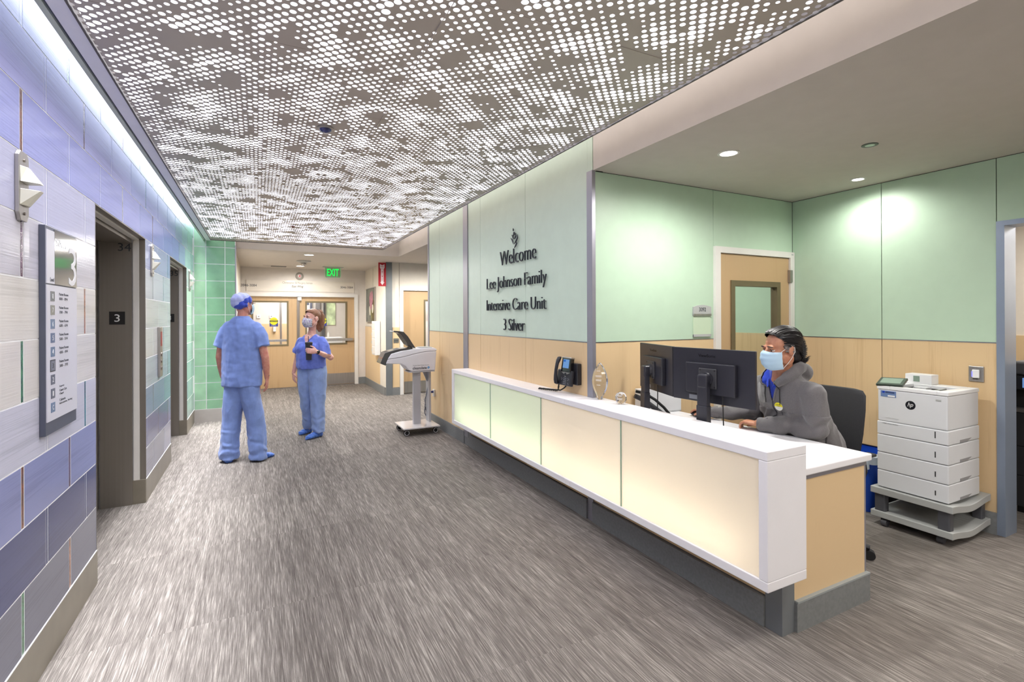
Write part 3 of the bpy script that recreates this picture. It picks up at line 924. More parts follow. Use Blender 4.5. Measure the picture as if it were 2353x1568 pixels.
def perf_panel(ix, iy):
    x0 = PX0 + ix * 48 * A; y0 = PY0 + iy * 24 * A
    verts = {}; vl = []; fl = []
    rr_ = random.Random(ix * 97 + iy)

    def V(x, y):
        k = (round(x * 1e5), round(y * 1e5))
        if k not in verts:
            verts[k] = len(vl); vl.append((x, y, 2.745))
        return verts[k]
    e = 0
    for i in range(49):
        for j in range(25):
            if (i + j) % 2:
                continue
            cx = x0 + i * A; cy = y0 + j * A
            r = hole_r(cx, cy)
            for (qx, qy, qr) in CUTS:
                if (cx - qx) ** 2 + (cy - qy) ** 2 < qr * qr: r = 0
            jj = random.Random(round(cx * 1000) * 7919 + round(cy * 1000)).random()
            if r and jj < .045: r = 0
            if r: r *= .88 + .24 * ((jj * 37.7) % 1)
            for k in range(NS):
                k2 = (k + 1) % NS
                mx = HOLE_DIR[k][0] + HOLE_DIR[k2][0]; my = HOLE_DIR[k][1] + HOLE_DIR[k2][1]
                if (i == 0 and mx < 0) or (i == 48 and mx > 0) or (j == 0 and my < 0) or (j == 24 and my > 0):
                    continue
                o1 = (cx + HOLE_DIR[k][0] * OUT_R[k] * A, cy + HOLE_DIR[k][1] * OUT_R[k] * A)
                o2 = (cx + HOLE_DIR[k2][0] * OUT_R[k2] * A, cy + HOLE_DIR[k2][1] * OUT_R[k2] * A)
                if r:
                    i1 = (cx + HOLE_DIR[k][0] * r, cy + HOLE_DIR[k][1] * r); i2 = (cx + HOLE_DIR[k2][0] * r, cy + HOLE_DIR[k2][1] * r)
                    fl.append((V(*i1), V(*o1), V(*o2), V(*i2)))
                else:
                    fl.append((V(cx, cy), V(*o1), V(*o2)))
    # pull the rim in a hair so neighbouring panels leave a seam
    out = []
    X1 = x0 + 48 * A; Y1 = y0 + 24 * A
    for x, y, z in vl:
        out.append((min(max(x, x0 + e), X1 - e), min(max(y, y0 + e), Y1 - e), z))
    b = MB(); b.v = out; b.f = fl
    b.build('perforated_panel', PERF, lc)


for ix in range(2):
    for iy in range(14):
        perf_panel(ix, iy)
B(PX0 + .09, PX0 + 96 * A - .13, PY0 + .05, PY0 + 14 * 24 * A - .12, 2.792, 2.80).build('upward_light_stop', WHITEP, lc)  # unseen sheet, sized to hold back light going up into the recess
B(1.60, 1.74, PY0 + .1, PY0 + 14 * 24 * A - .2, 2.801, 2.806).build('added_uplight_strip', emis('uplight', (255, 246, 240), 12), lc)  # unseen glowing strips, added to light the recess and upper walls
B(-.45, 1.60, PY0 + 14 * 24 * A - .42, PY0 + 14 * 24 * A - .30, 2.801, 2.806).build('added_uplight_strip', emis('uplight', (255, 246, 240), 12), lc)
rim = MB()
rx0, rx1, ry0, ry1 = PX0 - .004, PX0 + 96 * A + .004, PY0, PY0 + 14 * 24 * A
rim.box(rx0 - .008, rx0 + .001, ry0, ry1, 2.738, 2.775); rim.box(rx1 - .001, rx1 + .008, ry0, ry1, 2.738, 2.775)
rim.box(rx0, rx1, ry1 - .002, ry1 + .006, 2.738, 2.775); rim.box(rx0, rx1, ry0 - .006, ry0 + .002, 2.738, 2.775)
sm_ = MB()
for k in range(1, 14):
    sm_.box(PX0, PX0 + 96 * A, PY0 + k * 24 * A - .0008, PY0 + k * 24 * A + .0008, 2.7435, 2.747)
sm_.box(PX0 + 48 * A - .0016, PX0 + 48 * A + .0016, PY0, PY0 + 14 * 24 * A, 2.741, 2.748)
sm_.build('panel_seams', PERF, lc)
rim.build('edge_channel', mat('edge_channel', (84, 80, 78), .6, 0, var=.01), lc)
B(PX0 - .045, PX0 + 96 * A + .035, PY0 + .004, ry1 + .04, 2.785, 2.79).build('light_sheet', emis('backlight', (246, 244, 255), PERF_E), lc)

sm = thing('ceiling_camera', 'small dark blue domed camera set among the ceiling holes', 'camera', (.378, 3.274, 2.72))
MB().lathe([(.050, 0), (.050, -.006), (.042, -.010), (.036, -.010)], (.378, 3.274, 2.745), 28).build('ring', STEELL, sm, True)
MB().lathe([(.037, -.006), (.034, -.018), (.022, -.028), (.0, -.032)], (.378, 3.274, 2.745), 24).build('dome', mat('blue_dome', (40, 48, 110), .1, coat=.8, var=.3, nscale=(30, 30, 30)), sm, True)
sp = thing('ceiling_sprinkler', 'tiny sprinkler head at the far end of the perforated ceiling', 'sprinkler', (.405, 6.977, 2.72))
MB().lathe([(.028, 0), (.028, -.004), (.012, -.006), (.008, -.02), (.02, -.022), (.02, -.024)], (.405, 6.977, 2.745), 16).build('head', mat('copper_head', (120, 80, 66), .4, .5, var=0), sp, True)


def downlight(x, y, z, label, r=.058, grp='recessed downlights', e=14):
    t = thing('downlight', label, 'light', (x, y, z), grp)
    MB().lathe([(r + .016, .001), (r + .016, -.004), (r, -.005), (r, .0)], (x, y, z), 28).build('trim_ring', FRAMEW, t, True)
    MB().lathe([(r, -.001), (r * .6, -.002), (0, -.0025)], (x, y, z), 24).build('lens', emis('downlight_lens', (255, 252, 246), e), t)


downlight(2.888, 2.378, 2.69, 'bright round downlight in front of the green back wall', .056)
downlight(4.40, 2.36, 2.69, 'round adjustable downlight close to the right green wall', .042)
downlight(3.2, .5, 2.69, 'round downlight over the open side of the reception desk')
downlight(3.3, -1.4, 2.69, 'round downlight farthest back over the reception area')
downlight(.806, 9.44, 2.675, 'round downlight nearer the camera before the double doors', .075)
downlight(.813, 11.55, 2.675, 'round downlight closest to the double doors', .075)
spk = thing('ceiling_speaker', 'flush pale green disc in the reception ceiling', 'speaker', (3.586, 1.85, 2.68))
MB().lathe([(.047, .002), (.047, -.004), (.043, -.005)], (3.586, 1.85, 2.69), 28).build('ring', mat('disc_rim', (70, 80, 70), .5, var=0), spk, True)
MB().lathe([(.043, -.003), (.02, -.006), (0, -.007)], (3.586, 1.85, 2.69), 28).build('disc', mat('disc_green', (196, 222, 202), .4, var=0), spk, True)
dc = thing('dome_camera', 'grey ceiling camera on a round base between the passage downlights', 'camera', (.80, 10.48, 2.6))
MB().lathe([(.13, 0), (.13, -.02), (.07, -.035), (.05, -.05)], (.80, 10.48, 2.675), 24).build('base', GREYP, dc, True)
MB().ell((.80, 10.46, 2.61), (.045, .045, .04)).build('lens_ball', STEELL, dc, True)
vt = thing('ceiling_vent', 'flat white air vent beside the passage downlights', 'vent', (.40, 11.9, 2.67))
B(.1, .72, 11.6, 12.05, 2.668, 2.675).build('frame', CEIL, vt)
for k in range(5):
    B(.25, .55, 11.68 + k * .07, 11.705 + k * .07, 2.662, 2.669).build('slat', DKGREY if k < 2 else CEIL, vt)
ex = thing('exit_sign', 'green lit EXIT sign hanging from the passage ceiling', 'sign', (1.46, 11.45, 2.45))
B(1.25, 1.68, 11.42, 11.48, 2.655, 2.675).build('canopy', GREYP, ex)
edge = [(-.16, .21), (-.16, .02), (-.145, 0), (.145, 0), (.16, .02), (.16, .21)]
MB().prism(edge, (1.46, 11.455, 2.445), (1, 0, 0), (0, 0, 1), (0, -.008, 0)).build('acrylic_panel', glass('exit_glass', (214, 240, 220)), ex)
place_text('EXIT', .245, .155, (1.46, 11.444, 2.475), (1, 0, 0), (0, 0, 1), emis('exit_green', (30, 245, 90), 1.3), 'lettering', ex, .002, bold=.02)
eb2 = MB()
for k in range(5):
    a, b = edge[k], edge[k + 1]
    eb2.cyl((1.46 + a[0], 11.45, 2.445 + a[1]), (1.46 + b[0], 11.45, 2.445 + b[1]), .003, n=6)
eb2.build('lit_edge', emis('exit_edge', (150, 240, 170), .6), ex)

# light fixtures behind the camera
for k, (x, y) in enumerate(((.6, -2.0), (.6, -3.8), (3.4, -3.4))):
    t = thing('ceiling_troffer', ['flat lit ceiling fixture behind the luminous ceiling', 'flat lit ceiling fixture at the rear wall', 'flat lit ceiling fixture over the rear of reception'][k], 'light', (x, y, 2.7), 'ceiling fixtures behind the camera')
    zz = 2.73 if x < 2 else 2.68
    B(x - .62, x + .62, y - .32, y + .32, zz, zz + .02).build('frame', FRAMEW, t)
    B(x - .6, x + .6, y - .3, y + .3, zz - .004, zz).build('lens', emis('troffer_lens', (255, 250, 244), TROF_E), t)
struct(B(-.63, XW, -5, PY0 - .02, 2.745, 2.80).build('ceiling_rear', CEIL))

# ------------------------------------------------------------------ RECEPTION DESK
XF = 2.066
dk = thing('reception_desk', 'long reception desk with glowing frosted panels, white frame and maple end', 'desk', (2.3, 3.4, 0))
hb = MB()
hb.box(XF, XW - .006, 3.187, 5.655, .903, .947); hb.box(XF, 2.352, 1.498, 3.117, .903, .947); hb.box(XF, XW - .014, 3.117, 3.187, .903, .947)
hb.box(XF, XW - .006, 3.187, 5.655, .301, .348); hb.box(XF, 2.352, 1.498, 3.117, .301, .348); hb.box(XF, XW - .014, 3.117, 3.187, .301, .348)
hb.box(XF, 2.352, 1.498, 1.545, .348, .903); hb.box(XF, XW - .006, 5.585, 5.655, .348, .903)
hb.build('counter_frame', SOLID, dk, bevel=.004)
B(2.285, 2.352, 1.545, 3.117, .348, .903).build('back_board', WHITEP, dk)
B(2.272, 2.284, 3.19, 5.585, .348, .903).build('back_board', WHITEP, dk)
FROST = frosted('frosted_glass', (250, 244, 232))
gy = [1.545, 2.538, 3.554, 4.558, 5.585]
FROST_REFL = frosted('frosted_glass_reflection', (240, 246, 232))  # same frosted glass; green reflection on the far panes put into the colour
for i in range(4):
    B(XF + .010, XF + .017, gy[i] + .003, gy[i + 1] - .003, .350, .901).build('frosted_panel', FROST if i < 2 else FROST_REFL, dk)
    if i:
        B(XF + .006, XF + .018, gy[i] - .003, gy[i] + .003, .350, .901).build('glass_edge', mat('glass_edge_green', (120, 160, 140), .15, coat=.4, var=0), dk)
B(2.19, 2.215, 1.60, 5.53, .350, .366).build('strip_housing', WHITEP, dk)
B(2.160, 2.180, 1.64, 5.50, .435, .455).build('light_strip', emis('desk_led', (255, 247, 234), DESK_E), dk)
# body below and behind
B(2.296, 2.352, 1.60, 3.11, .155, .301).build('apron', WOOD, dk)
B(2.2865, 2.33, 1.64, 3.12, .155, .30).build('apron_face', WOOD, dk)
B(2.265, 2.34, 1.667, 3.117, 0, .150).build('base', BASEG, dk, bevel=.002)
B(2.265, XW - .006, 3.189, 5.60, 0, .150).build('base', BASEG, dk, bevel=.002)
B(2.275, 2.369, 1.573, 1.665, 0, .302).build('corner_post', mat('satin_grey_post', (112, 116, 118), .25, coat=.3, var=.01), dk)
B(2.369, 2.985, 1.576, 1.61, .150, .742).build('end_panel', WOOD, dk)
B(2.985, 3.0, 1.576, 2.2, .0, .742).build('end_panel_edge', GREYT, dk)
B(2.352, 3.0, 1.572, 1.612, .742, .765).build('reveal_channel', GREYT, dk)
B(2.369, 3.005, 1.558, 1.60, 0, .145).build('base', BASEG, dk)
B(2.373, 3.005, 1.556, 1.585, .143, .152).build('base_cap', mat('base_cap_grey', (150, 156, 156), .4, var=.01), dk)
B(2.352, 3.03, 1.558, 3.115, .765, .803).build('work_surface', SOLID, dk, bevel=.006)
B(2.352, 2.985, 2.9, 3.1, .1, .765).build('support_panel', WOOD, dk)

# ------------------------------------------------------------------ wall phone
PH = BLACKP
ph = thing('desk_phone', 'black wall-mounted telephone with blue lit screen above the desk ledge', 'telephone', (XW - .006, 3.40, 1.02))
def frame_on_wall(yc, zc, dx, tilt=0):
    # local: x right along -Y (as seen from the corridor), y up, z out of the wall (-X)
    R = Matrix(((0, 0, -1, 0), (-1, 0, 0, 0), (0, 1, 0, 0), (0, 0, 0, 1)))
    return Matrix.Translation((dx, yc, zc)) @ R @ Matrix.Rotation(tilt, 4, 'X')
Mw = frame_on_wall(3.37, 1.11, XW - .006)
MB(Mw).box(-.02, .10, -.085, .085, 0, .045).build('wall_bracket', PH, ph, bevel=.006)
Mp = frame_on_wall(3.40, 1.118, XW - .072, rad(-9))
MB(Mp).box(-.105, .105, -.105, .02, -.018, .012).build('body', PH, ph, bevel=.008)
MB(Mp).box(-.045, .085, .005, .118, -.012, .020).build('screen_bezel', mat('gloss_black', (16, 16, 20), .15, coat=.5, var=0), ph, bevel=.004)
MB(Mp).box(-.022, .062, .035, .105, .019, .0215).build('screen', emis('phone_screen', (120, 165, 222), .85), ph)
MB(Mp).box(-.018, .012, .085, .10, .0213, .022).build('screen_title', emis('phone_title', (50, 110, 200), .8), ph)
MB(Mp).box(-.047, .087, .112, .124, -.012, .023).build('silver_cap', STEELL, ph, bevel=.003)
b = MB(Mp); b.prism([(-.045, .003), (.085, .003), (.06, -.008), (.036, -.015), (.028, -.035), (.012, -.035), (.004, -.015), (-.02, -.008)], (0, 0, .0115), (1, 0, 0), (0, 1, 0), (0, 0, .003)); b.build('silver_band', STEELL, ph)
MB(Mp).cyl((.02, -.015, .013), (.02, -.015, .018), .013, n=18).build('navigation_key', PH, ph)
KEY = mat('key_grey', (110, 112, 118), .4, var=0)
for r in range(4):
    for c in range(3):
        MB(Mp).box(-.002 + c * .015, .009 + c * .015, -.094 + r * .0145, -.086 + r * .0145, .0115, .0145).build('key', KEY, ph)
for c, r in ((-.03, -.045), (-.018, -.052), (-.03, -.06), (.062, -.045), (.074, -.052), (.062, -.06), (.066, -.082), (.074, -.09)):
    MB(Mp).cyl((c, r, .0115), (c, r, .0145), .004, n=10).build('key', KEY, ph)
hs = MB(Mp); hs.rings([[(-.082 + .019 * cos(t) * w, y_, z_ + .016 * sin(t) * w) for t in [2 * pi * i / 14 for i in range(14)]]
    for y_, z_, w in ((-.106, .018, .55), (-.10, .024, 1.0), (-.075, .032, 1.1), (-.04, .040, .86), (.01, .043, .8), (.06, .040, .86), (.092, .032, 1.1), (.115, .024, 1.0), (.121, .018, .55))])
hs.build('handset', PH, ph, True)
cd = []
for t in range(0, 60):
    a = t / 59
    base = Vector((2.195 - .01 * a, 3.475, 1.000 - .035 * a)).lerp(Vector((2.13, 3.69, .957)), a)
    if a < .25: base = Vector((2.20, 3.475 + .04 * a, 1.012 - .20 * a))
    else:
        q = (a - .25) / .75; base = Vector((2.19 - .055 * q, 3.485 + .205 * q, .9625 - .003 * q))
    cd.append(base + Vector((.0045 * cos(t * 1.9), 0, .0045 * sin(t * 1.9))))
MB().tube(cd, .0055, 6).build('coiled_cord', RUBBER, ph, True)
MB().tube([(2.13, 3.69, .957), (2.16, 3.66, .958), (2.20, 3.58, .958), (2.225, 3.49, .962), (2.235, 3.45, .985), (2.24, 3.42, 1.01)], .006, 8).build('cord_return', RUBBER, ph, True)

# ------------------------------------------------------------------ crystal awards
CRY = glass('crystal', (252, 254, 255), 0, thin=False)
def crystal(name, label, pos, prof, thick, yaw, etch):
    t = thing(name, label, 'award', pos, 'crystal awards on the desk ledge')
    M_ = Matrix.Translation(pos) @ Matrix.Rotation(yaw, 4, 'Z')
    b = MB(M_)
    n = len(prof)
    cx = sum(p[0] for p in prof) / n; cz = sum(p[1] for p in prof) / n
    inner = [(cx + (p[0] - cx) * .62, cz + (p[1] - cz) * .78) for p in prof]
    b.rings([[(p[0], thick / 2, p[1]) for p in inner], [(p[0], thick * .22, p[1]) for p in prof], [(p[0], -thick * .22, p[1]) for p in prof], [(p[0], -thick / 2, p[1]) for p in inner]])
    b.build('crystal', CRY, t)
    e = MB(M_)
    for (w, z) in etch:
        e.box(cx - w / 2, cx + w / 2, -thick / 2 - .0006, -thick / 2 - .0001, z - .0016, z + .0016)
    e.build('etched_lines', mat('etching', (235, 232, 226), .6, var=0), t)
def vesica(w, z0, z1, n=12):
    h = z1 - z0
    R_ = [(w * sin(pi * (i / n)) ** .85, z0 + h * i / n) for i in range(1, n)]
    return [(.012, z0), *R_, (.0, z1)] + [(-x, z) for x, z in R_[::-1]] + [(-.012, z0)]
crystal('crystal_award', 'tall leaf-shaped clear crystal award standing on the desk ledge', (2.285, 3.035, .9475), vesica(.060, 0, .275), .052, rad(-62), [(.03, .215), (.05, .18), (.05, .172), (.045, .15), (.045, .142), (.03, .11)])
crystal('crystal_award', 'small round clear crystal award beside the taller one', (2.29, 2.80, .9475), [(.040 * cos(t), .044 + .043 * sin(t)) for t in [2 * pi * (i + .5) / 12 - pi / 2 for i in range(12)]], .042, rad(-62), [(.035, .066), (.03, .058), (.04, .042), (.03, .034)])

# ------------------------------------------------------------------ monitors
MONB = mat('monitor_black', (40, 40, 48), .38, var=.03)
def monitor(p_left, p_right, ztop, zbot, label, kind):
    """p_left/p_right: plan positions of the two edges as seen from behind"""
    a = Vector((p_left[0], p_left[1], 0)); b = Vector((p_right[0], p_right[1], 0))
    u = (b - a).normalized(); n = Vector((-u.y, u.x, 0))
    if n.x > 0: n = -n           # n points out of the back (towards the corridor)
    w = (b - a).length; c = (a + b) / 2
    M_ = Matrix(((u.x, 0, n.x, c.x), (u.y, 0, n.y, c.y), (0, 1, 0, zbot), (0, 0, 0, 1)))
    h = ztop - zbot
    t = thing('monitor', label, 'monitor', (c.x + n.x * .07, c.y + n.y * .07,   .8035), 'monitors on the reception desk')
    MB(M_).box(-w / 2, w / 2, 0, h, -.022, -.004).build('screen_housing', MONB, t, bevel=.003)
    MB(M_).box(-w / 2 + .008, w / 2 - .008, .016, h - .008, -.0245, -.0215).build('screen', emis('screen_glow', (150, 170, 210), .7), t)
    MB(M_).box(-w * .29, w * .31, h * .17, h * .74, -.004, .026).build('electronics_box', MONB, t, bevel=.006)
    MB(M_).box(-.062, .062, h * .28, h * .28 + .124, .026, .036).build('mount_plate', DKGREY, t, bevel=.006)
    for sx in (-.05, .05):
        for sy in (.012, .112):
            MB(M_).cyl((sx, h * .28 + sy, .036), (sx, h * .28 + sy, .0375), .005, n=10).build('screw', RUBBER, t)
    MB(M_).cyl((0, h * .28 + .062, .036), (0, h * .28 + .062, .052), .040, .036, 24).build('pivot', MONB, t, True)
    MB(M_).box(-.034, .034, h * .28 + .006, h * .28 + .092, .045, .092).build('arm_head', MONB, t, bevel=.012, seg=3)
    zb = .803 - zbot
    MB(M_).box(-.034, .034, h * .28 - .10, h * .28 + .05, .052, .090).build('column', MONB, t, bevel=.004)
    MB(M_).box(-.037, .037, zb + .006, h * .28 - .098, .050, .094).build('column_sleeve', MONB, t, bevel=.004)
    MB(M_).box(-.10, .10, zb + .0008, zb + .010, -.14, .094).build('foot', MONB, t, bevel=.004)
    o = M_ @ Vector((0, h * .84, -.0036)); 
    place_text('ViewSonic', w * .21, h * .055, M_ @ Vector((-.03, h * .84, -.0036)), u, (0, 0, 1), mat('logo_dark', (12, 12, 16), .25, var=0), 'lettering', t, .0006)
    MB(M_).box(-w * .28, -w * .14, h * .035, h * .115, -.0038, -.0032).build('spec_label', mat('label_grey', (128, 130, 136), .5, var=0), t)
    MB(M_).box(-w * .12, -w * .01, h * .02, h * .16, -.0038, -.0032).build('spec_label', DKGREY, t)
    MB(M_).tube([M_.inverted() @ Vector(p) for p in [tuple(M_ @ Vector((w * .16, h * .18, .016))), tuple(M_ @ Vector((w * .165, h * .08, .018))), tuple(M_ @ Vector((w * .17, -.05, .02))), tuple(M_ @ Vector((w * .19, zb + .02, .03)))]], .0035, 6).build('video_cable', RUBBER, t, True)
    return t
monitor((2.45, 2.463), (2.513, 1.897), 1.367, 1.031, 'black monitor back nearest the camera, in front of the seated man', 0)
monitor((2.628, 2.989), (2.461, 2.482), 1.367, 1.031, 'black monitor back beside the crystal awards, angled away', 1)

wb = thing('white_box', 'white carton standing on the desk behind the angled monitor', 'box', (2.93, 3.0, .8035))
MB(Matrix.Translation((2.86, 3.035, .8035)) @ Matrix.Rotation(rad(-8), 4, 'Z')).box(-.19, .19, -.04, .04, 0, .19).build('carton', WHITEP, wb, bevel=.002)
MB(Matrix.Translation((2.86, 3.035, .8035)) @ Matrix.Rotation(rad(-8), 4, 'Z')).box(-.191, .191, -.0415, .0405, .006, .010).build('lid_seam', GREYP, wb)
ph2 = thing('headset_stand', 'black curved plastic stand on the desk beneath the angled monitor', 'stand', (2.75, 2.90, .8035))
b = MB(); b.tube([(x + .10, y + .10, z) for x, y, z in ((2.50, 2.90, .99), (2.56, 2.87, .975), (2.63, 2.83, .925), (2.69, 2.80, .865), (2.73, 2.785, .815))], .011, 10)
b.build('curved_rail', RUBBER, ph2, True)
b = MB(); b.tube([(x + .10, y + .10, z) for x, y, z in ((2.47, 2.88, .96), (2.53, 2.85, .93), (2.60, 2.81, .87), (2.66, 2.78, .8225))], [.018, .02, .02, .016], 10); b.build('inner_rail', BLACKP, ph2, True)
B(2.66, 2.85, 2.83, 2.97, .8035, .812).build('foot', BLACKP, ph2, bevel=.003)
tag(MB().tube([(2.95, 3.06, .8065), (2.97, 3.03, .812), (2.96, 3.0, .8065)], .003, 6).build('pen', RUBBER, base=True), 'short black pen lying on the desk top', 'pen')
ms = thing('computer_mouse', 'black mouse under the right hand of the seated man', 'mouse', (2.985, 2.75, .8035))
MB().ell((2.985, 2.76, .8215), (.030, .052, .0175)).build('shell', BLACKP, ms, True)
kb = thing('keyboard', 'black keyboard lying between the monitors and the seated man', 'keyboard', (2.72, 2.2, .8035))
B(2.64, 2.78, 1.98, 2.42, .8035, .817).build('base', BLACKP, kb, bevel=.003)
km = MB()
for i in range(5):
    for j in range(15):
        km.box(2.65 + i * .026, 2.671 + i * .026, 1.99 + j * .0285, 2.0135 + j * .0285, .817, .8205)
kk = km.build('keys', DKGREY, kb); kk['kind'] = 'stuff'

# ------------------------------------------------------------------ printer on its cart
pr_ = thing('laser_printer', 'tall white laser printer with stacked paper trays on a grey cart', 'printer', (4.40, 1.88, .285))
PX, PXB, PY_, PYF = 4.15, 4.60, 2.100, 1.664
PW = mat('printer_white', (214, 216, 219), .38, var=.005); PW2 = mat('printer_top', (232, 233, 234), .35, var=.004)
B(PX + .004, PXB, PYF + .004, PY_ - .004, .782, 1.018).build('body', PW, pr_, bevel=.008)
tp = MB(); tp.box(PX, PXB, PYF, PYF + .065, 1.018, 1.045); tp.box(PX, PXB, PY_ - .085, PY_, 1.018, 1.045); tp.box(PX, PX + .055, PYF + .065, PY_ - .085, 1.018, 1.045); tp.box(PXB - .12, PXB, PYF + .065, PY_ - .085, 1.018, 1.045)
tp.build('top_cover', PW2, pr_, bevel=.004)
B(PX + .055, PXB - .12, PYF + .065, PY_ - .085, 1.019, 1.021).build('output_well', DARK, pr_)
B(PX + .16, PX + .24, 1.86, 1.94, 1.024, 1.040).build('paper_flap', PW, pr_)
MB().tube([(PX + .12, 1.80, 1.028), (PX + .2, 1.78, 1.036), (PX + .3, 1.80, 1.03)], .007, 8).build('roller', GREYP, pr_, True)
M_ = Matrix.Translation((PX + .05, PY_ - .075, 1.075)) @ Matrix.Rotation(rad(-24), 4, 'Y') @ Matrix.Rotation(rad(6), 4, 'Z')
MB(M_).box(-.055, .055, -.085, .085, -.012, .006).build('touch_panel', mat('panel_dark_green', (62, 72, 64), .3, coat=.4, var=0), pr_, bevel=.004)
MB(M_).box(-.035, .04, -.065, .065, .006, .0075).build('touch_screen', mat('panel_screen', (138, 156, 142), .15, coat=.6, var=0), pr_)
B(PX + .10, PXB - .02, PY_ - .055, PY_ - .02, 1.045, 1.052).build('scanner_foot', PW2, pr_)
B(PXB - .115, PXB - .01, PYF + .235, PY_ - .03, 1.045, 1.118).build('rear_box', PW2, pr_, bevel=.003)
B(PXB - .117, PXB - .114, PY_ - .125, PY_ - .085, 1.062, 1.105).build('port_panel', mat('port_green', (130, 150, 136), .5, var=.1), pr_)
zt = [.782, .682, .548, .416, .288]
for i in range(4):
    B(PX, PXB, PYF, PY_, zt[i + 1] + .0015, zt[i] - .0015).build('paper_tray', PW, pr_, bevel=.006)
    pp = [(0, 0), (.10, 0), (.16, .016), (.10, .016), (0, .016)]
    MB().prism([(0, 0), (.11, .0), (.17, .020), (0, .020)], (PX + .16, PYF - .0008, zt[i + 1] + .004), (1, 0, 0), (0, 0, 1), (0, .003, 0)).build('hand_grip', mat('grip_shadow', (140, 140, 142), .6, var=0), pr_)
    B(PX - .0012, PX + .001, 1.735, 1.741, zt[i + 1] + .04, zt[i + 1] + .085 - .004 * i).build('level_gauge', RUBBER, pr_)
MB().cyl((PX + .001, 1.885, .925), (PX - .0012 + .004, 1.885, .925), .0, .0) if False else None
MB().cyl((PX + .0055, 1.885, .925), (PX + .0028, 1.885, .925), .031, n=36).build('logo_disc', mat('logo_black', (22, 24, 32), .4, var=0), pr_)
place_text('hp', .036, .040, (PX + .0024, 1.885, .905), (0, -1, 0), (0, 0, 1), TEXT_W, 'lettering', pr_, .0006, italic=.35)
BLT = mat('asset_tag_blue', (104, 128, 172), .5, var=0)
B(PX + .002, PX + .0045, 1.975, 2.075, .965, 1.010).build('asset_label', BLT, pr_)
B(PX + .0012, PX + .0022, 1.982, 2.028, .968, .979).build('asset_label_strip', TEXT_W, pr_)
B(PX + .0012, PX + .0022, 2.048, 2.064, .992, 1.006).build('asset_label_mark', mat('mark_blue', (20, 60, 170), .5, var=0), pr_)
B(PX + .0012, PX + .0022, 1.985, 2.044, .994, 1.004).build('asset_label_print', mat('mark_navy', (50, 66, 110), .5, var=0), pr_)
B(PX + .002, PX + .0045, 1.705, 1.735, .978, .990).build('badge', GREYP, pr_)
place_text('LaserJet Enterprise', .085, .008, (PX + .0035, 2.0, .806), (0, -1, 0), (0, 0, 1), GREYP, 'lettering', pr_, .0006)
place_text('1000 sheet feeder', .10, .007, (PX - .0006, 2.01, .765), (0, -1, 0), (0, 0, 1), mat('print_grey', (110, 110, 112), .5, var=0), 'lettering', pr_, .0006)

pc = thing('printer_cart', 'grey two-tier rolling cart with dark posts under the printer', 'cart', (4.42, 1.88, 0))
CG = mat('cart_grey', (168, 170, 168), .5, var=.02); CD = mat('cart_post', (74, 75, 80), .45, var=.02)
def shelf(z0, z1):
    # plan outline with a wavy side edge
    pts = [(4.125, 2.135), (4.125, 1.640)]
    for i in range(13):
        t = i / 12
        pts.append((4.16 + .54 * t, 1.628 + .030 * sin(pi * t * 1.0) * (1 if t < 1 else 0)))
    pts += [(4.685, 1.66), (4.685, 2.12), (4.66, 2.135)]
    b = MB(); b.v = []
    b.prism(pts, (0, 0, z0), (1, 0, 0), (0, 1, 0), (0, 0, z1 - z0))
    return b
def wavy(z0, z1, name):
    # side profile dips in the middle like moulded plastic
    n = 16; rs = []
    for i in range(n + 1):
        t = i / n; x = 4.125 + .56 * t
        dip = -.028 * sin(pi * t) ** 2 if 0 < t < 1 else 0
        rs.append([(x, 1.632, z0 + dip), (x, 2.135, z0 + dip * .2), (x, 2.135, z1), (x, 1.632, z1 + dip)])
    MB().rings(rs).build(name, CG, pc, bevel=.004)
wavy(.236, .284, 'upper_shelf'); wavy(.062, .108, 'lower_shelf')
for (x0, x1, y0, y1) in ((4.14, 4.20, 1.655, 1.725), (4.14, 4.20, 2.045, 2.115), (4.61, 4.665, 1.655, 1.715), (4.61, 4.665, 2.045, 2.11)):
    B(x0, x1, y0, y1, .088, .245).build('post', CD, pc, bevel=.008)
for (x, y) in ((4.19, 1.72), (4.16, 2.05), (4.62, 1.71), (4.62, 2.06)):
    w = MB(); w.cyl((x - .006, y - .018, .027), (x - .006, y + .018, .027), .0268, n=20)
    w.build('caster', CD, pc, True)
    B(x - .02, x + .02, y - .024, y + .024, .04, .064).build('caster_fork', RUBBER, pc, bevel=.004)

bn = thing('recycling_bin', 'blue plastic bin behind the printer cart with clear liner edge', 'bin', (4.46, 2.36, 0))
BLUE = mat('bin_blue', (16, 74, 190), .4, var=.03)
def rrect(x0, x1, y0, y1, z, r=.04, n=5):
    out = []
    for (cx, cy, a0) in ((x1 - r, y1 - r, 0), (x0 + r, y1 - r, pi / 2), (x0 + r, y0 + r, pi), (x1 - r, y0 + r, 1.5 * pi)):
        for i in range(n):
            a = a0 + (pi / 2) * i / (n - 1)
            out.append((cx + r * cos(a), cy + r * sin(a), z))
    return out
MB().rings([rrect(4.32, 4.60, 2.24, 2.50, 0.002), rrect(4.28, 4.64, 2.19, 2.56, .42), rrect(4.265, 4.655, 2.175, 2.575, .42), rrect(4.265, 4.655, 2.175, 2.575, .455), rrect(4.285, 4.635, 2.195, 2.555, .455), rrect(4.33, 4.59, 2.25, 2.49, .02)]).build('bucket', BLUE, bn, True)
MB().rings([rrect(4.262, 4.658, 2.172, 2.578, .40), rrect(4.258, 4.662, 2.168, 2.582, .46), rrect(4.30, 4.62, 2.21, 2.54, .47)], False).build('liner', mat('liner_plastic', (190, 200, 212), .3, var=.1), bn, True)
MB().tube([(4.27, 2.26, .455), (4.255, 2.235, .41), (4.262, 2.225, .36)], [.018, .024, .014], 10).build('liner_tuft', mat('liner_plastic', (190, 200, 212)), bn, True)

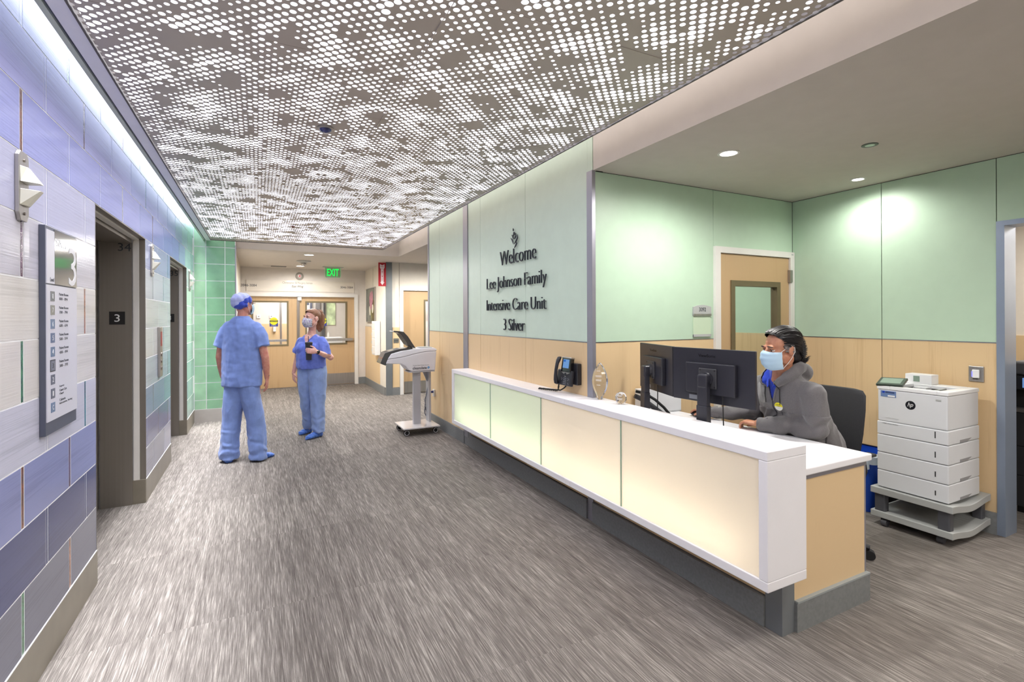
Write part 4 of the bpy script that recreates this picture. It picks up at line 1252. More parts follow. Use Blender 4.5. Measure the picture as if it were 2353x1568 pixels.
# ------------------------------------------------------------------ copier through the opening
cpx = thing('photocopier', 'large black office copier standing in the room through the right opening', 'copier', (5.65, 1.5, 0))
CB = mat('copier_black', (46, 46, 48), .4, var=.03)
b = MB(); b.box(5.35, 5.95, 1.15, 1.765, .06, .30); b.build('tray', CB, cpx, bevel=.004)
B(5.35, 5.95, 1.15, 1.765, .303, .53).build('tray', CB, cpx, bevel=.004)
B(5.35, 5.95, 1.15, 1.765, .533, .80).build('body', CB, cpx, bevel=.006)
B(5.34, 5.95, 1.14, 1.775, .802, .832).build('metal_band', STEELL, cpx)
B(5.42, 5.95, 1.2, 1.75, .832, .98).build('output_bay', DARK, cpx)
B(5.34, 5.95, 1.15, 1.775, .98, 1.09).build('scanner', CB, cpx, bevel=.01)
B(5.35, 5.95, 1.15, 1.76, 1.092, 1.20).build('document_feeder', mat('feeder_grey', (92, 92, 94), .4, var=.02), cpx, bevel=.03, seg=4)
B(5.31, 5.34, 1.50, 1.66, 1.0, 1.075).build('control_screen', emis('copier_screen', (120, 160, 220), .8), cpx)
B(5.40, 5.9, 1.2, 1.72, .0, .06).build('plinth', RUBBER, cpx)

# ------------------------------------------------------------------ sanitizing station
cs = thing('sanitizer_station', 'white device sanitizing station with open dark lid on a rolling pedestal', 'sanitizer', (1.95, 6.68, 0))
SG = mat('stand_grey', (178, 178, 184), .3, .2, var=.01); CW = mat('station_white', (218, 216, 222), .35, var=.01); CWL = mat('station_lid_white', (232, 232, 240), .3, var=.005)
B(1.69, 2.185, 6.43, 6.93, .095, .112).build('base_plate', mat('gloss_base', (206, 204, 206), .12, coat=.5, var=0), cs, bevel=.003)
B(1.885, 1.985, 6.66, 6.72, .112, .82).build('column', SG, cs, bevel=.003)
for (x, y) in ((1.745, 6.50), (2.14, 6.50), (1.745, 6.88), (2.14, 6.88)):
    MB().cyl((x, y - .012, .041), (x, y + .012, .041), .040, n=24).build('wheel', RUBBER, cs, True)
    w = MB(); 
    for i in range(24):
        a0 = 2 * pi * i / 24; a1 = 2 * pi * (i + 1) / 24
        w.cyl((x + .030 * cos(a0), y - .0135, .041 + .030 * sin(a0)), (x + .030 * cos(a1), y - .0135, .041 + .030 * sin(a1)), .004, n=4, caps=False)
    w.build('hub_ring', WHITEP, cs)
    B(x - .018, x + .018, y - .02, y + .02, .075, .096).build('wheel_fork', RUBBER, cs)
B(1.81, 2.165, 6.60, 6.86, .822, .838).build('tray_plate', SG, cs)
y0, y1 = 6.60, 6.87
side = [(1.50, .955), (1.70, .945), (1.755, .915), (1.80, .860), (1.84, .838), (2.175, .838), (2.195, 1.10), (2.05, 1.10), (1.90, 1.075), (1.75, 1.04), (1.62, 1.022), (1.525, 1.015)]
MB().prism(side, (0, y0, 0), (1, 0, 0), (0, 0, 1), (0, y1 - y0, 0)).build('lower_shell', CW, cs, bevel=.012, seg=3)
top = [(1.525, 1.018), (1.62, 1.025), (1.75, 1.043), (1.90, 1.078), (2.05, 1.103), (2.195, 1.103), (2.20, 1.125), (2.16, 1.150), (2.0, 1.148), (1.86, 1.138), (1.70, 1.118), (1.57, 1.085)]
MB().prism(top, (0, y0, 0), (1, 0, 0), (0, 0, 1), (0, y1 - y0, 0)).build('upper_shell', CWL, cs, bevel=.010, seg=3)
DKL = mat('smoked_plastic', (58, 58, 62), .25, coat=.3, var=.02)
rim_ = [(1.43, .965), (1.50, .93), (1.53, 1.0), (1.565, 1.07), (1.70, 1.108), (1.86, 1.138), (1.86, 1.158), (1.70, 1.148), (1.55, 1.118), (1.49, 1.098)]
MB().prism(rim_, (0, y0 + .012, 0), (1, 0, 0), (0, 0, 1), (0, y1 - y0 - .024, 0)).build('intake_rim', DKL, cs, bevel=.005)
B(1.455, 1.50, y0 + .03, y1 - .03, .968, 1.04).build('display', mat('display_red', (150, 110, 110), .2, coat=.5, var=.5, nscale=(30, 30, 30)), cs)
lid = [(1.865, 1.155), (1.80, 1.20), (1.745, 1.28), (1.70, 1.345), (1.655, 1.368), (1.60, 1.378), (1.61, 1.39), (1.68, 1.385), (1.74, 1.375), (1.80, 1.31), (1.86, 1.215), (1.905, 1.150)]
MB().prism(lid, (0, y0 + .01, 0), (1, 0, 0), (0, 0, 1), (0, y1 - y0 - .02, 0)).build('open_lid', DKL, cs, bevel=.004)
B(1.98, 2.14, y0 + .03, y1 - .03, 1.15, 1.158).build('top_inlay', GREYP, cs)
place_text('cleanslate', .195, .038, (1.955, y0 - .0006, .862), (1, 0, 0), (0, 0, 1), mat('logo_slate', (46, 50, 62), .4, var=0), 'lettering', cs, .001, bold=.015)
place_text('Sanitize Your Mobile Devices', .225, .012, (1.972, y0 - .0006, .912), (1, 0, 0), (0, 0, 1), mat('tag_grey', (130, 134, 140), .5, var=0), 'lettering', cs, .001)
MB().cyl((2.078, y0 + .001, .882), (2.078, y0 - .0012, .882), .0155, n=24).build('logo_dot', mat('dot_blue', (64, 140, 196), .4, var=0), cs)
place_text('uv', .014, .009, (2.078, y0 - .0018, .878), (1, 0, 0), (0, 0, 1), TEXT_W, 'lettering', cs, .0006)
B(2.12, 2.150, 6.72, 6.86, .10, .82).build('rear_post', SG, cs)
MB().prism([(2.05, .82), (2.12, .82), (2.12, .66)], (0, 6.80, 0), (1, 0, 0), (0, 0, 1), (0, .02, 0)).build('bracket', SG, cs)
cpts = [(2.15, 6.74, .82), (2.14, 6.76, .7), (2.12, 6.80, .55), (2.11, 6.83, .45), (2.10, 6.85, .30), (2.13, 6.86, .22)]
MB().tube(cpts, .005, 6).build('power_cord', SLATE, cs, True)
lp = []
for i in range(50):
    t = i / 49 * 2 * pi * 3
    lp.append((2.14 + .035 * cos(t), 6.87 + .01 * sin(t * 1.3), .23 + .075 * sin(t) + .01 * i / 49))
MB().tube(lp, .005, 6).build('cord_bundle', SLATE, cs, True)
MB().tube([(2.12, 6.86, .30), (2.11, 6.90, .40), (2.17, 6.95, .475), (2.24, 6.962, .485)], .005, 6).build('plug_cord', SLATE, cs, True)
ol = thing('wall_outlet', 'blue plug in a white outlet box low on the wood wall', 'outlet', (XW - .006, 6.96, .43))
B(XW - .030, XW - .006, 6.93, 7.0, .42, .52).build('outlet_box', FRAMEW, ol, bevel=.003)
MB().cyl((XW - .085, 6.965, .487), (XW - .030, 6.965, .487), .014, .018, 14).build('plug', mat('plug_blue', (52, 60, 120), .4, var=0), ol, True)

# ------------------------------------------------------------------ directory sign on the tiled wall
dr = thing('floor_directory', 'tall wall directory with large numeral 3 beside the first lift', 'sign', (XL, 3.1, 1.05))
FY = (0, 1, 0); Z = (0, 0, 1)
B(XL, XL + .022, 2.887, 3.302, 1.05, 1.985).build('back_panel', SLATE, dr, bevel=.002)
B(XL + .022, XL + .026, 2.893, 3.300, 1.11, 1.722).build('list_panel', mat('sign_pale', (208, 208, 220), .35, var=0), dr)
B(XL + .022, XL + .026, 2.893, 2.988, 1.728, 1.968).build('level_panel', mat('sign_pale', (208, 208, 220), .35, var=0), dr)
B(XL + .022, XL + .026, 2.990, 3.300, 1.728, 1.978).build('number_panel', mat('sign_grey', (104, 106, 112), .08, coat=.9, var=0), dr)
SX = XL + .0262
W3 = mat('sign_white_ink', (220, 220, 226), .4, var=0)
INK = mat('sign_ink', (64, 66, 76), .5, var=0)
place_text('3', .11, .19, (SX, 3.235, 1.733), FY, Z, W3, 'numeral', dr, .0008)
place_text('Silver', .15, .035, (SX, 3.08, 1.905), FY, Z, W3, 'lettering', dr, .0008)
place_text('Level', .045, .018, (SX, 2.955, 1.738), FY, Z, INK, 'lettering', dr, .0008)
rows = [(1.675, '8', 'Patient Rooms', '800 - 894', (110, 112, 116)), (1.612, '7', 'Patient Rooms', '700 - 794', (134, 134, 128)), (1.549, '6', 'Patient Rooms', '600 - 694', (104, 124, 154)),
        (1.486, '5', 'Patient Rooms', '500 - 594', (98, 112, 142)), (1.423, '4', 'Patient Rooms', '400 - 494', (104, 108, 122)), (1.360, '3', 'Patient Rooms', '300 - 393', (120, 124, 138)),
        (1.297, '2', '', '', (100, 104, 120)), (1.234, '1', 'Express|Cancer Care|Chapel', '', (100, 104, 120)), (1.171, 'C', 'Cafeteria|Information, Parking', '', (104, 110, 124))]
for z, n_, t1, t2, c in rows:
    if n_ == '3':
        B(XL + .026, XL + .0268, 2.928, 2.992, z - .030, z + .024).build('highlight_border', TEXT_D, dr)
    B(XL + .026, XL + .0272, 2.935, 2.985, z - .025, z + .019).build('floor_button', mat('button_%d' % c[0], c, .4, var=0), dr)
    place_text(n_, .014, .022, (XL + .0273, 2.96, z - .014), FY, Z, W3 if n_ != '3' else TEXT_D, 'numeral', dr, .0006)
    if '|' in t1:
        for q, l in enumerate(t1.split('|')):
            place_text(l, .0088 * len(l), .012, (SX, 3.045, z + .012 - q * .0175), FY, Z, INK, 'lettering', dr, .0006, 'l')
    elif t1:
        place_text(t1, .125, .012, (SX, 3.045, z + .004), FY, Z, INK, 'lettering', dr, .0006, 'l')
        place_text(t2, .115, .013, (SX, 3.045, z - .018), FY, Z, INK, 'lettering', dr, .0006, 'l')

# ------------------------------------------------------------------ lift lanterns and call panel
LAN = mat('lantern_lens', (226, 224, 210), .35, var=0)
def lantern(yc, z0, z1, label):
    t = thing('lift_lantern', label, 'lantern', (XL, yc, z0), 'lanterns beside the lifts')
    pts = [(-.048, .03), (-.048, z1 - z0 - .02), (-.030, z1 - z0), (.030, z1 - z0), (.048, z1 - z0 - .02), (.048, .03), (.030, .0), (-.030, .0)]
    MB().prism(pts, (XL, yc, z0), (0, 1, 0), (0, 0, 1), (.014, 0, 0)).build('plate', STEELL, t, bevel=.002)
    h = z1 - z0
    for a, b, d0, d1 in ((.55, .78, .055, .012), (.22, .45, .012, .055)):
        za, zb = z0 + h * a, z0 + h * b
        w0 = .040
        v = [(XL + .014, yc - w0, za), (XL + .014, yc + w0, za), (XL + .014, yc + w0 * (1 if d0 > d1 else 1), zb), (XL + .014, yc - w0, zb),
             (XL + .014 + d0, yc + w0 * .55, za), (XL + .014 + d1, yc + w0 * .55, zb), (XL + .014 + d0, yc - w0 * .2, za), (XL + .014 + d1, yc - w0 * .2, zb)]
        MB().add(v, [(3, 2, 1, 0), (1, 2, 5, 4), (0, 6, 7, 3), (6, 4, 5, 7), (0, 1, 4, 6), (2, 3, 7, 5)]).build('arrow_lens', LAN, t, bevel=.002)
    for zz in (z0 + .03, z1 - .035):
        MB().cyl((XL + .013, yc, zz), (XL + .018, yc, zz), .006, n=12).build('screw', STEEL, t, True)
lantern(2.695, 1.965, 2.245, 'steel lift lantern nearest the camera above the directory')
lantern(5.487, 1.947, 2.236, 'steel lift lantern on the tiles between the two lifts')
lantern(8.268, 1.945, 2.247, 'steel lift lantern beyond the second lift')
cl = thing('lift_call_panel', 'slim steel lift call panel with red notice between the two lifts', 'call panel', (XL, 5.865, 1.0))
B(XL, XL + .02, 5.79, 5.93, 1.003, 1.486).build('plate', STEELL, cl, bevel=.003)
B(XL + .02, XL + .0215, 5.82, 5.90, 1.30, 1.44).build('notice', mat('notice_red', (156, 62, 58), .5, var=.1, nscale=(30, 30, 30)), cl)
for z in (1.22, 1.155, 1.09):
    MB().cyl((XL + .02, 5.86, z), (XL + .026, 5.86, z), .018, n=18).build('button', STEEL, cl, True)

# ------------------------------------------------------------------ office chair
ch = thing('office_chair', 'black office chair with tall mesh back behind the seated man', 'chair', (3.44, 2.05, 0))
MESHB = mat('chair_mesh', (38, 38, 42), .8, var=.06, nscale=(300, 300, 300), bmp=((500, 500, 500), .001))
def slab(rings_):
    return MB().rings(rings_)
rs = []
for z, hw, x in ((.60, .20, 3.50), (.66, .225, 3.505), (.80, .24, 3.52), (.95, .238, 3.55), (1.04, .225, 3.575), (1.068, .20, 3.582), (1.075, .15, 3.584)):
    n_ = 16; ring = []
    for i in range(n_):
        t = 2 * pi * i / n_
        cxx, syy = cos(t), sin(t)
        e = .5
        px = math.copysign(abs(cxx) ** e, cxx) * .022; py = math.copysign(abs(syy) ** e, syy) * hw
        ring.append((x + px + .03 * (py / .24) ** 2 * -1, 2.085 + py, z))
    rs.append(ring)
slab(rs).build('backrest', MESHB, ch, True)
MB().loft([(3.32, 2.07, .44, .20, .22), (3.32, 2.07, .46, .235, .245), (3.32, 2.07, .50, .24, .25), (3.32, 2.07, .525, .22, .235)], 28).build('seat', MESHB, ch, True)
MB().tube([(3.40, 2.07, .43), (3.53, 2.08, .44), (3.56, 2.085, .56), (3.545, 2.085, .75)], .022, 10).build('back_post', BLACKP, ch, True)
MB().cyl((3.34, 2.07, .10), (3.34, 2.07, .44), .028, n=16).build('gas_lift', BLACKP, ch, True)
for k in range(5):
    a = 2 * pi * k / 5 + .25
    ex_, ey_ = 3.34 + .30 * cos(a), 2.07 + .30 * sin(a)
    MB().tube([(3.34, 2.07, .115), (ex_, ey_, .075)], [.028, .016], 8).build('base_leg', BLACKP, ch, True)
    MB().cyl((ex_ - .022 * sin(a), ey_ + .022 * cos(a), .0305), (ex_ + .022 * sin(a), ey_ - .022 * cos(a), .0305), .030, n=18).build('caster', RUBBER, ch, True)
for s_ in (-1,):
    MB().tube([(3.42, 2.07 + s_ * .24, .47), (3.42, 2.07 + s_ * .27, .58), (3.40, 2.07 + s_ * .27, .67)], .014, 8).build('arm_post', BLACKP, ch, True)
    MB().box(3.29, 3.50, 2.07 + s_ * .27 - .03, 2.07 + s_ * .27 + .03, .67, .69).build('arm_pad', BLACKP, ch, bevel=.008)

# ------------------------------------------------------------------ PEOPLE
from mathutils.bvhtree import BVHTree


def fuse(mb, vox, smooth=4, disp=None):
    """one continuous surface out of overlapping volumes -> (verts, faces)"""
    me = bpy.data.meshes.new('tmp'); me.from_pydata(mb.v, [], mb.f)
    o = bpy.data.objects.new('tmp', me); COL.objects.link(o)
    r = o.modifiers.new('r', 'REMESH'); r.mode = 'VOXEL'; r.voxel_size = vox
    s_ = o.modifiers.new('s', 'SMOOTH'); s_.iterations = smooth; s_.factor = .5
    dg = bpy.context.evaluated_depsgraph_get()
    m2 = bpy.data.meshes.new_from_object(o.evaluated_get(dg))
    V = []
    for v in m2.vertices:
        p = v.co.copy()
        if disp: p = p + v.normal * disp(p)
        V.append(tuple(p))
    F = [tuple(p.vertices) for p in m2.polygons]
    bpy.data.objects.remove(o); bpy.data.meshes.remove(me); bpy.data.meshes.remove(m2)
    return V, F


def split(V, F, pred):
    """faces whose centre satisfies pred go to the second mesh"""
    outs = []
    sel = []
    for f in F:
        c = [sum(V[i][k] for i in f) / len(f) for k in range(3)]
        sel.append(bool(pred(Vector(c))))
    for want in (False, True):
        mp = {}; v = []; fs = []
        for f, s_ in zip(F, sel):
            if s_ != want: continue
            g = []
            for i in f:
                if i not in mp:
                    mp[i] = len(v); v.append(V[i])
                g.append(mp[i])
            fs.append(tuple(g))
        b = MB(); b.v = v; b.f = fs
        outs.append(b)
    return outs


def folds(amp, fx=7, fz=11, seed=0, ridge=.5):
    def d(p):
        a = noise.noise(Vector((p.x * fx + seed, p.y * fx, p.z * fz * .55)))
        w = noise.noise(Vector((p.x * fx * 1.3 + 9, p.y * fx * 1.3 + seed, p.z * fz)))
        rdg = 1 - abs(w) * 2.4
        return amp * (a * .7 + (rdg - .45) * ridge)
    return d


def limb(mb, pts, rs, n=16):
    """tapered limb with round ends"""
    mb.tube(pts, rs, n)
    for p, r in zip(pts, rs):
        mb.ell(p, (r, r, r), None, 14, 8)


def ering(c, a, b, n=14):
    return [tuple(c + a * cos(2 * pi * i / n) + b * sin(2 * pi * i / n)) for i in range(n)]


def hand(mb, W, d, pn, th, curl=.35, spread=1.0, s=1.0, tcurl=.3):
    W = Vector(W); d = Vector(d).normalized(); pn = Vector(pn); pn = (pn - d * pn.dot(d)).normalized(); th = Vector(th); th = (th - d * th.dot(d) - pn * th.dot(pn)).normalized()
    mb.rings([ering(W + d * (t * s), th * (w * s), pn * (h * s)) for t, w, h in ((-.02, .024, .019), (.0, .025, .017), (.03, .034, .016), (.06, .040, .015), (.088, .039, .012), (.094, .034, .009))])
    for k, L in enumerate((.074, .082, .077, .060)):
        b = W + d * (.082 * s) + th * ((.030 - .0198 * k) * s * spread)
        a = curl * (.5 + .12 * k)
        pts = [b]; dirn = d
        for q, fr in enumerate((.46, .30, .24)):
            dirn = (d * cos(a) + pn * sin(a)); a += curl * (1.15 if q == 0 else .8)
            pts.append(pts[-1] + dirn * (L * fr * s))
        limb(mb, pts, [.0092 * s, .0086 * s, .0080 * s, .0068 * s], 10)
    b = W + d * (.020 * s) + th * (.024 * s)
    p1 = b + (d * .62 + th * .62 + pn * .30).normalized() * (.042 * s)
    p2 = p1 + (d * .85 + th * (.35 - tcurl) + pn * .40).normalized() * (.033 * s)
    p3 = p2 + (d * .90 + th * (.1 - tcurl) + pn * .45).normalized() * (.024 * s)
    limb(mb, [b, p1, p2, p3], [.014 * s, .0115 * s, .0100 * s, .0080 * s], 10)


def hframe(c, f, pitch=0, s=1.0):
    """head frame: x = person's left, y = forward, z = up"""
    f = Vector((f[0], f[1], 0)).normalized(); z = Vector((0, 0, 1)); l = z.cross(f)
    M_ = Matrix(((-l.x, f.x, 0, c[0]), (-l.y, f.y, 0, c[1]), (0, 0, 1, c[2]), (0, 0, 0, 1)))
    return M_ @ Matrix.Rotation(pitch, 4, 'X') @ Matrix.Scale(s, 4)


def head_volume(mb, H):
    m = MB(H)
    m.ell((0, -.018, .035), (.074, .094, .084)); m.ell((0, .020, -.020), (.062, .066, .088)); m.ell((0, .030, -.078), (.045, .046, .034))
    for s_ in (-1, 1):
        m.ell((s_ * .034, .055, -.030), (.030, .030, .030)); m.ell((s_ * .027, .076, .032), (.022, .012, .008)); m.ell((s_ * .050, .0, -.050), (.020, .04, .04))
        m.ell((s_ * .076, -.010, -.004), (.009, .018, .031)); m.ell((s_ * .080, -.018, .012), (.008, .013, .016))
        m.ell((s_ * .030, .074, .020), (.017, .010, .006)); m.ell((s_ * .030, .075, .004), (.015, .009, .004))
    m.tube([(0, .080, .024), (0, .096, .002), (0, .106, -.020)], [.008, .010, .013], 10)
    m.ell((0, .100, -.024), (.016, .013, .009)); m.ell((0, .084, -.052), (.022, .010, .006)); m.ell((0, .082, -.060), (.020, .010, .006)); m.ell((0, .075, -.092), (.020, .016, .014))
    mb.v, mb.f = mb.v, mb.f
    k = len(mb.v); mb.v += m.v; mb.f += [tuple(i + k for i in f) for f in m.f]


EYEW = mat('eye_white', (226, 220, 214), .25, var=0); IRIS = mat('iris_dark', (46, 32, 26), .15, var=0)


def eyes(H, body, brow):
    for s_ in (-1, 1):
        MB(H).ell((s_ * .030, .070, .012), (.0125, .0125, .0125), None, 14, 10).build('eye', EYEW, body, True)
        MB(H).ell((s_ * .031, .0805, .011), (.0052, .0035, .0052), None, 12, 8).build('iris', IRIS, body, True)
        MB(H).ell((s_ * .030, .0712, .0185), (.0140, .0135, .0100), None, 14, 10).build('eyelid', body.data.materials[0], body, True)
        MB(H).tube([(s_ * .015, .090, .035), (s_ * .031, .0915, .0375), (s_ * .048, .080, .031)], [.003, .0035, .0018], 8).build('eyebrow', brow, body, True)
        MB(H).tube([(s_ * .017, .0815, .0165), (s_ * .030, .0855, .0200), (s_ * .043, .0775, .0160)], [.0012, .0018, .0012], 6).build('eyelashes', brow, body, True)


def face_mask(H, body, m, pleats=True, loops=True, mloop=None, wscale=1.0):
    n, k = 22, 14
    rows_ = []
    for j in range(k + 1):
        v = j / k
        z = .004 - .112 * v
        row = []
        for i in range(n + 1):
            u = -1 + 2 * i / n
            ang = u * rad(74)
            bul = sin(pi * min(max(v, 0), 1)) ** .7
            ry = .062 + .028 * bul + (.022 * (1 - v)) * (1 - abs(u)) ** .5
            rx = (.071 + .006 * bul) * wscale * (1 - .14 * v)
            y = .026 + ry * cos(ang) * (1 if v < .85 else 1 - .5 * (v - .85))
            zz = z - (1 - abs(u)) ** 1.5 * 0 + .014 * (1 - v) * (1 - abs(u)) ** 2 - .006 * abs(u) * (1 - 2 * v)
            if pleats:
                y += .0022 * sin(v * pi * 7) * (1 - abs(u) * .6)
            row.append((rx * sin(ang), y, zz))
        rows_.append(row)
    b = MB(H)
    v = [p for r in rows_ for p in r]
    w = n + 1
    f = [(j * w + i, j * w + i + 1, (j + 1) * w + i + 1, (j + 1) * w + i) for j in range(k) for i in range(n)]
    # back layer so that the cloth has thickness
    kk = len(v)
    v += [(p[0] * .975, .026 + (p[1] - .026) * .97, p[2]) for p in v]
    f += [tuple(reversed([i + kk for i in q])) for q in f]
    b.add(v, f)
    o = b.build('face_mask', m, body, True)
    if loops:
        for s_ in (-1, 1):
            e = MB(H)
            e.tube([(s_ * .062 * wscale, .045, -.002), (s_ * .072, .02, .012), (s_ * .083, -.012, .026), (s_ * .086, -.028, .012)], .0016, 6)
            e.tube([(s_ * .055 * wscale, .042, -.098), (s_ * .070, .015, -.070), (s_ * .080, -.008, -.042), (s_ * .086, -.026, -.012), (s_ * .086, -.028, .012)], .0016, 6)
            e.build('ear_loop', mloop or FRAMEW, o, True)
    return o


def skin_mat(name, rgb, red):
    m, nt, b = new_mat(name)
    f = pos_noise(nt, (30, 30, 30), 3)
    nt.links.new(ramp(nt, f, [(.3, lin(rgb)), (.72, lin(red))]), b.inputs['Base Color'])
    b.inputs['Roughness'].default_value = .45
    b.inputs['Subsurface Weight'].default_value = .12
    b.inputs['Subsurface Radius'].default_value = (.012, .005, .003)
    bump(nt, b, pos_noise(nt, (240, 240, 240), 2), .0006, .5)
    return m


SKIN1 = skin_mat('skin_ruddy', (206, 150, 132), (188, 118, 104))
SKIN2 = skin_mat('skin_fair', (228, 182, 164), (214, 156, 142))
SKIN3 = skin_mat('skin_tan', (196, 142, 112), (172, 112, 86))


def cloth(name, rgb, fine=700, var=.05):
    return mat(name, rgb, .85, spec=.2, sheen=.25, var=var, nscale=(14, 14, 14), bmp=((fine, fine, fine), .0006))


SCR1 = cloth('scrub_top_blue', (122, 145, 206)); SCR1P = cloth('scrub_trouser_blue', (124, 147, 204))
SCR2 = cloth('scrub_top_violet_blue', (106, 124, 208)); SCR2P = cloth('scrub_trouser_grey_blue', (138, 160, 208))
SHOEC = mat('shoe_cover_blue', (70, 116, 204), .5, sheen=.2, var=.1, nscale=(40, 40, 40), bmp=((90, 90, 90), .003))
CAPB = cloth('cap_blue', (62, 82, 190)); CAPL = cloth('cap_lavender', (168, 176, 222))


def shoe(mb, heel, toe, w=.048, h=.075):
    a = Vector((heel[0], heel[1], 0)); b = Vector((toe[0], toe[1], 0)); d = (b - a); L = d.length; d.normalize(); l = Vector((-d.y, d.x, 0)); z = Vector((0, 0, 1))
    rs = []
    for t, ww, hh in ((-.04, .4, .3), (0.0, .8, .85), (.12, 1, 1.25), (.3, .95, 1.15), (.5, 1.0, .95), (.7, 1.12, .75), (.88, 1.0, .58), (.98, .6, .4), (1.02, .2, .25)):
        c = a + d * (L * t)
        rs.append([tuple(c + l * (w * ww * cos(q)) + z * max(.001, (h * hh * .5) * (1 + sin(q)) if True else 0)) for q in [2 * pi * i / 18 for i in range(18)]])
    mb.rings(rs)


def leg_loft(mb, secs):
    mb.loft([(x, y, z, rx, ry) for z, x, y, rx, ry in secs], 24)


# ---- standing man, seen from behind
mn = thing('person', 'person in pale blue scrubs and patterned surgical cap, standing with back turned', 'person', (-.15, 6.24, 0))
F = Vector((.45, .893, 0)); Rv = Vector((.893, -.45, 0)); C0 = Vector((-.155, 6.24, 0))
def at_(r, f, z): return tuple(C0 + Rv * r + F * f + Vector((0, 0, z)))
yaw = math.atan2(-.45, .893)
H1 = hframe((-.140, 6.255, 1.715), (.72, .69), 0, 1.02)
bd = MB(); head_volume(bd, H1)
limb(bd, [(-.145, 6.245, 1.655), (-.15, 6.235, 1.56), at_(0, -.01, 1.48)], [.052, .056, .075])
bd.loft([(*at_(0, 0, z)[:2], z, rx, ry, yaw) for z, rx, ry in ((.85, .15, .10), (1.1, .14, .10), (1.3, .16, .105), (1.44, .165, .09), (1.49, .10, .07))], 20)
for s_, el, wr in ((1, (.070, 6.115, 1.135), (.088, 6.155, .905)), (-1, (-.375, 6.35, 1.14), (-.352, 6.40, .92))):
    limb(bd, [at_(s_ * .175, 0, 1.42), at_(s_ * .215, -.005, 1.30), el, tuple(Vector(el).lerp(Vector(wr), .5)), wr], [.050, .046, .040, .037, .025])
    hand(bd, wr, (.0 if s_ > 0 else .06, .06, -1), (-.85 * s_, .2, 0), (0, 1, 0), .30, 1, 1.0)
for s_, hx, kx in ((1, (-.06, 6.20), (-.03, 6.19)), (-1, (-.24, 6.28), (-.265, 6.28))):
    limb(bd, [(hx[0], hx[1], .88), (kx[0], kx[1], .48), (kx[0] - .01 * s_, kx[1], .09)], [.085, .055, .04])
V, Fc = fuse(bd, .005, 3)
b = MB(); b.v, b.f = V, Fc
body1 = b.build('body', SKIN1, mn, True)
eyes(H1, body1, mat('brow_grey', (90, 78, 70), .8, var=0))
face_mask(H1, body1, mat('mask_pale_blue', (176, 206, 224), .8, var=.03), mloop=mat('mask_loop', (222, 226, 230), .6, var=0))
# glasses
g = MB(H1)
g.tube([(-.082, -.005, .018), (-.076, .06, .020), (-.062, .10, .018), (.062, .10, .018), (.076, .06, .020), (.082, -.005, .018)], .0022, 6)
g.build('glasses_frame', DKGREY, body1, True)
MB(H1).box(-.066, .066, .099, .101, -.012, .026).build('glasses_shield', glass('clear_glass'), body1)
# cap
cp_ = MB(H1); cp_.ell((0, -.026, .050), (.092, .114, .080)); cp_.ell((0, -.06, .020), (.080, .075, .072)); cp_.ell((0, -.036, -.002), (.086, .092, .040))
V, Fc = fuse(cp_, .003, 5, lambda p: .004 * sin(90 * (p.x + p.y * .6 + p.z * .35)) * .7)
Hi = H1.inverted()
def patch(c):
    return c.z > 1.700 + .80 * (c.x + .215) + .006 * sin(c.z * 160) and c.x < -.075 and c.y < 6.27
c1, c2 = split(V, Fc, patch)
cap = c1.build('scrub_cap', CAPB, mn, True); c2.build('cap_print', CAPL, cap, True)
MB(H1).tube([(-.02, -.112, .006), (0, -.118, .0), (.03, -.112, -.004)], [.006, .009, .006], 8).build('cap_tie', CAPB, cap, True)
tp_ = MB()
tp_.loft([(*at_(r, f, z)[:2], z, rx, ry, yaw) for z, r, f, rx, ry in ((.825, -.0, 0, .208, .150), (.90, 0, 0, .208, .150), (1.0, 0, 0, .208, .148), (1.15, 0, 0, .208, .145), (1.30, 0, 0, .208, .138), (1.40, 0, 0, .208, .128), (1.465, 0, 0, .196, .112), (1.515, 0, 0, .155, .092), (1.548, 0, .0, .112, .082), (1.575, 0, .005, .082, .070), (1.588, 0, .005, .066, .06))], 30)
for s_ in (1, -1):
    limb(tp_, [at_(s_ * .14, 0, 1.455), at_(s_ * .190, -.005, 1.38)], [.076, .080])
    tp_.tube([at_(s_ * .165, 0, 1.45), at_(s_ * .20, -.005, 1.36), at_(s_ * .232, -.008, 1.25)], [.072, .080, .082], 20)
V, Fc = fuse(tp_, .006, 16, lambda p: folds(.013, 8, 3, 3, .5)(p) + .004 * noise.noise(p * 22))
b = MB(); b.v, b.f = V, Fc
t1 = b.build('scrub_top', SCR1, mn, True)
MB().loft([(-.147, 6.24, 1.572, .074, .068, yaw), (-.146, 6.243, 1.590, .066, .062, yaw)], 24, False).build('neckline', SCR1, t1, True)
pt = MB()
leg_loft(pt, ((.93, -.200, 6.265, .115, .120), (.80, -.222, 6.275, .112, .120), (.66, -.238, 6.28, .110, .118), (.45, -.262, 6.28, .094, .100), (.22, -.276, 6.275, .088, .098), (.10, -.284, 6.272, .098, .106), (.03, -.282, 6.272, .092, .100)))
leg_loft(pt, ((.93, -.105, 6.215, .115, .120), (.80, -.088, 6.205, .112, .122), (.66, -.064, 6.195, .102, .114), (.45, -.030, 6.19, .098, .100), (.22, -.010, 6.18, .092, .096), (.10, -.004, 6.175, .092, .100), (.02, -.004, 6.172, .090, .100)))
def leg_folds(p):
    k = max(0, 1 - p.z / .45)
    a = folds(.012, 9, 5, 8, .55)(p)
    return a + k * .006 * sin(p.z * 55 + noise.noise(p * 9) * 5 + p.x * 14)
V, Fc = fuse(pt, .006, 5, leg_folds)
b = MB(); b.v, b.f = V, Fc
b.build('scrub_trousers', SCR1P, mn, True)
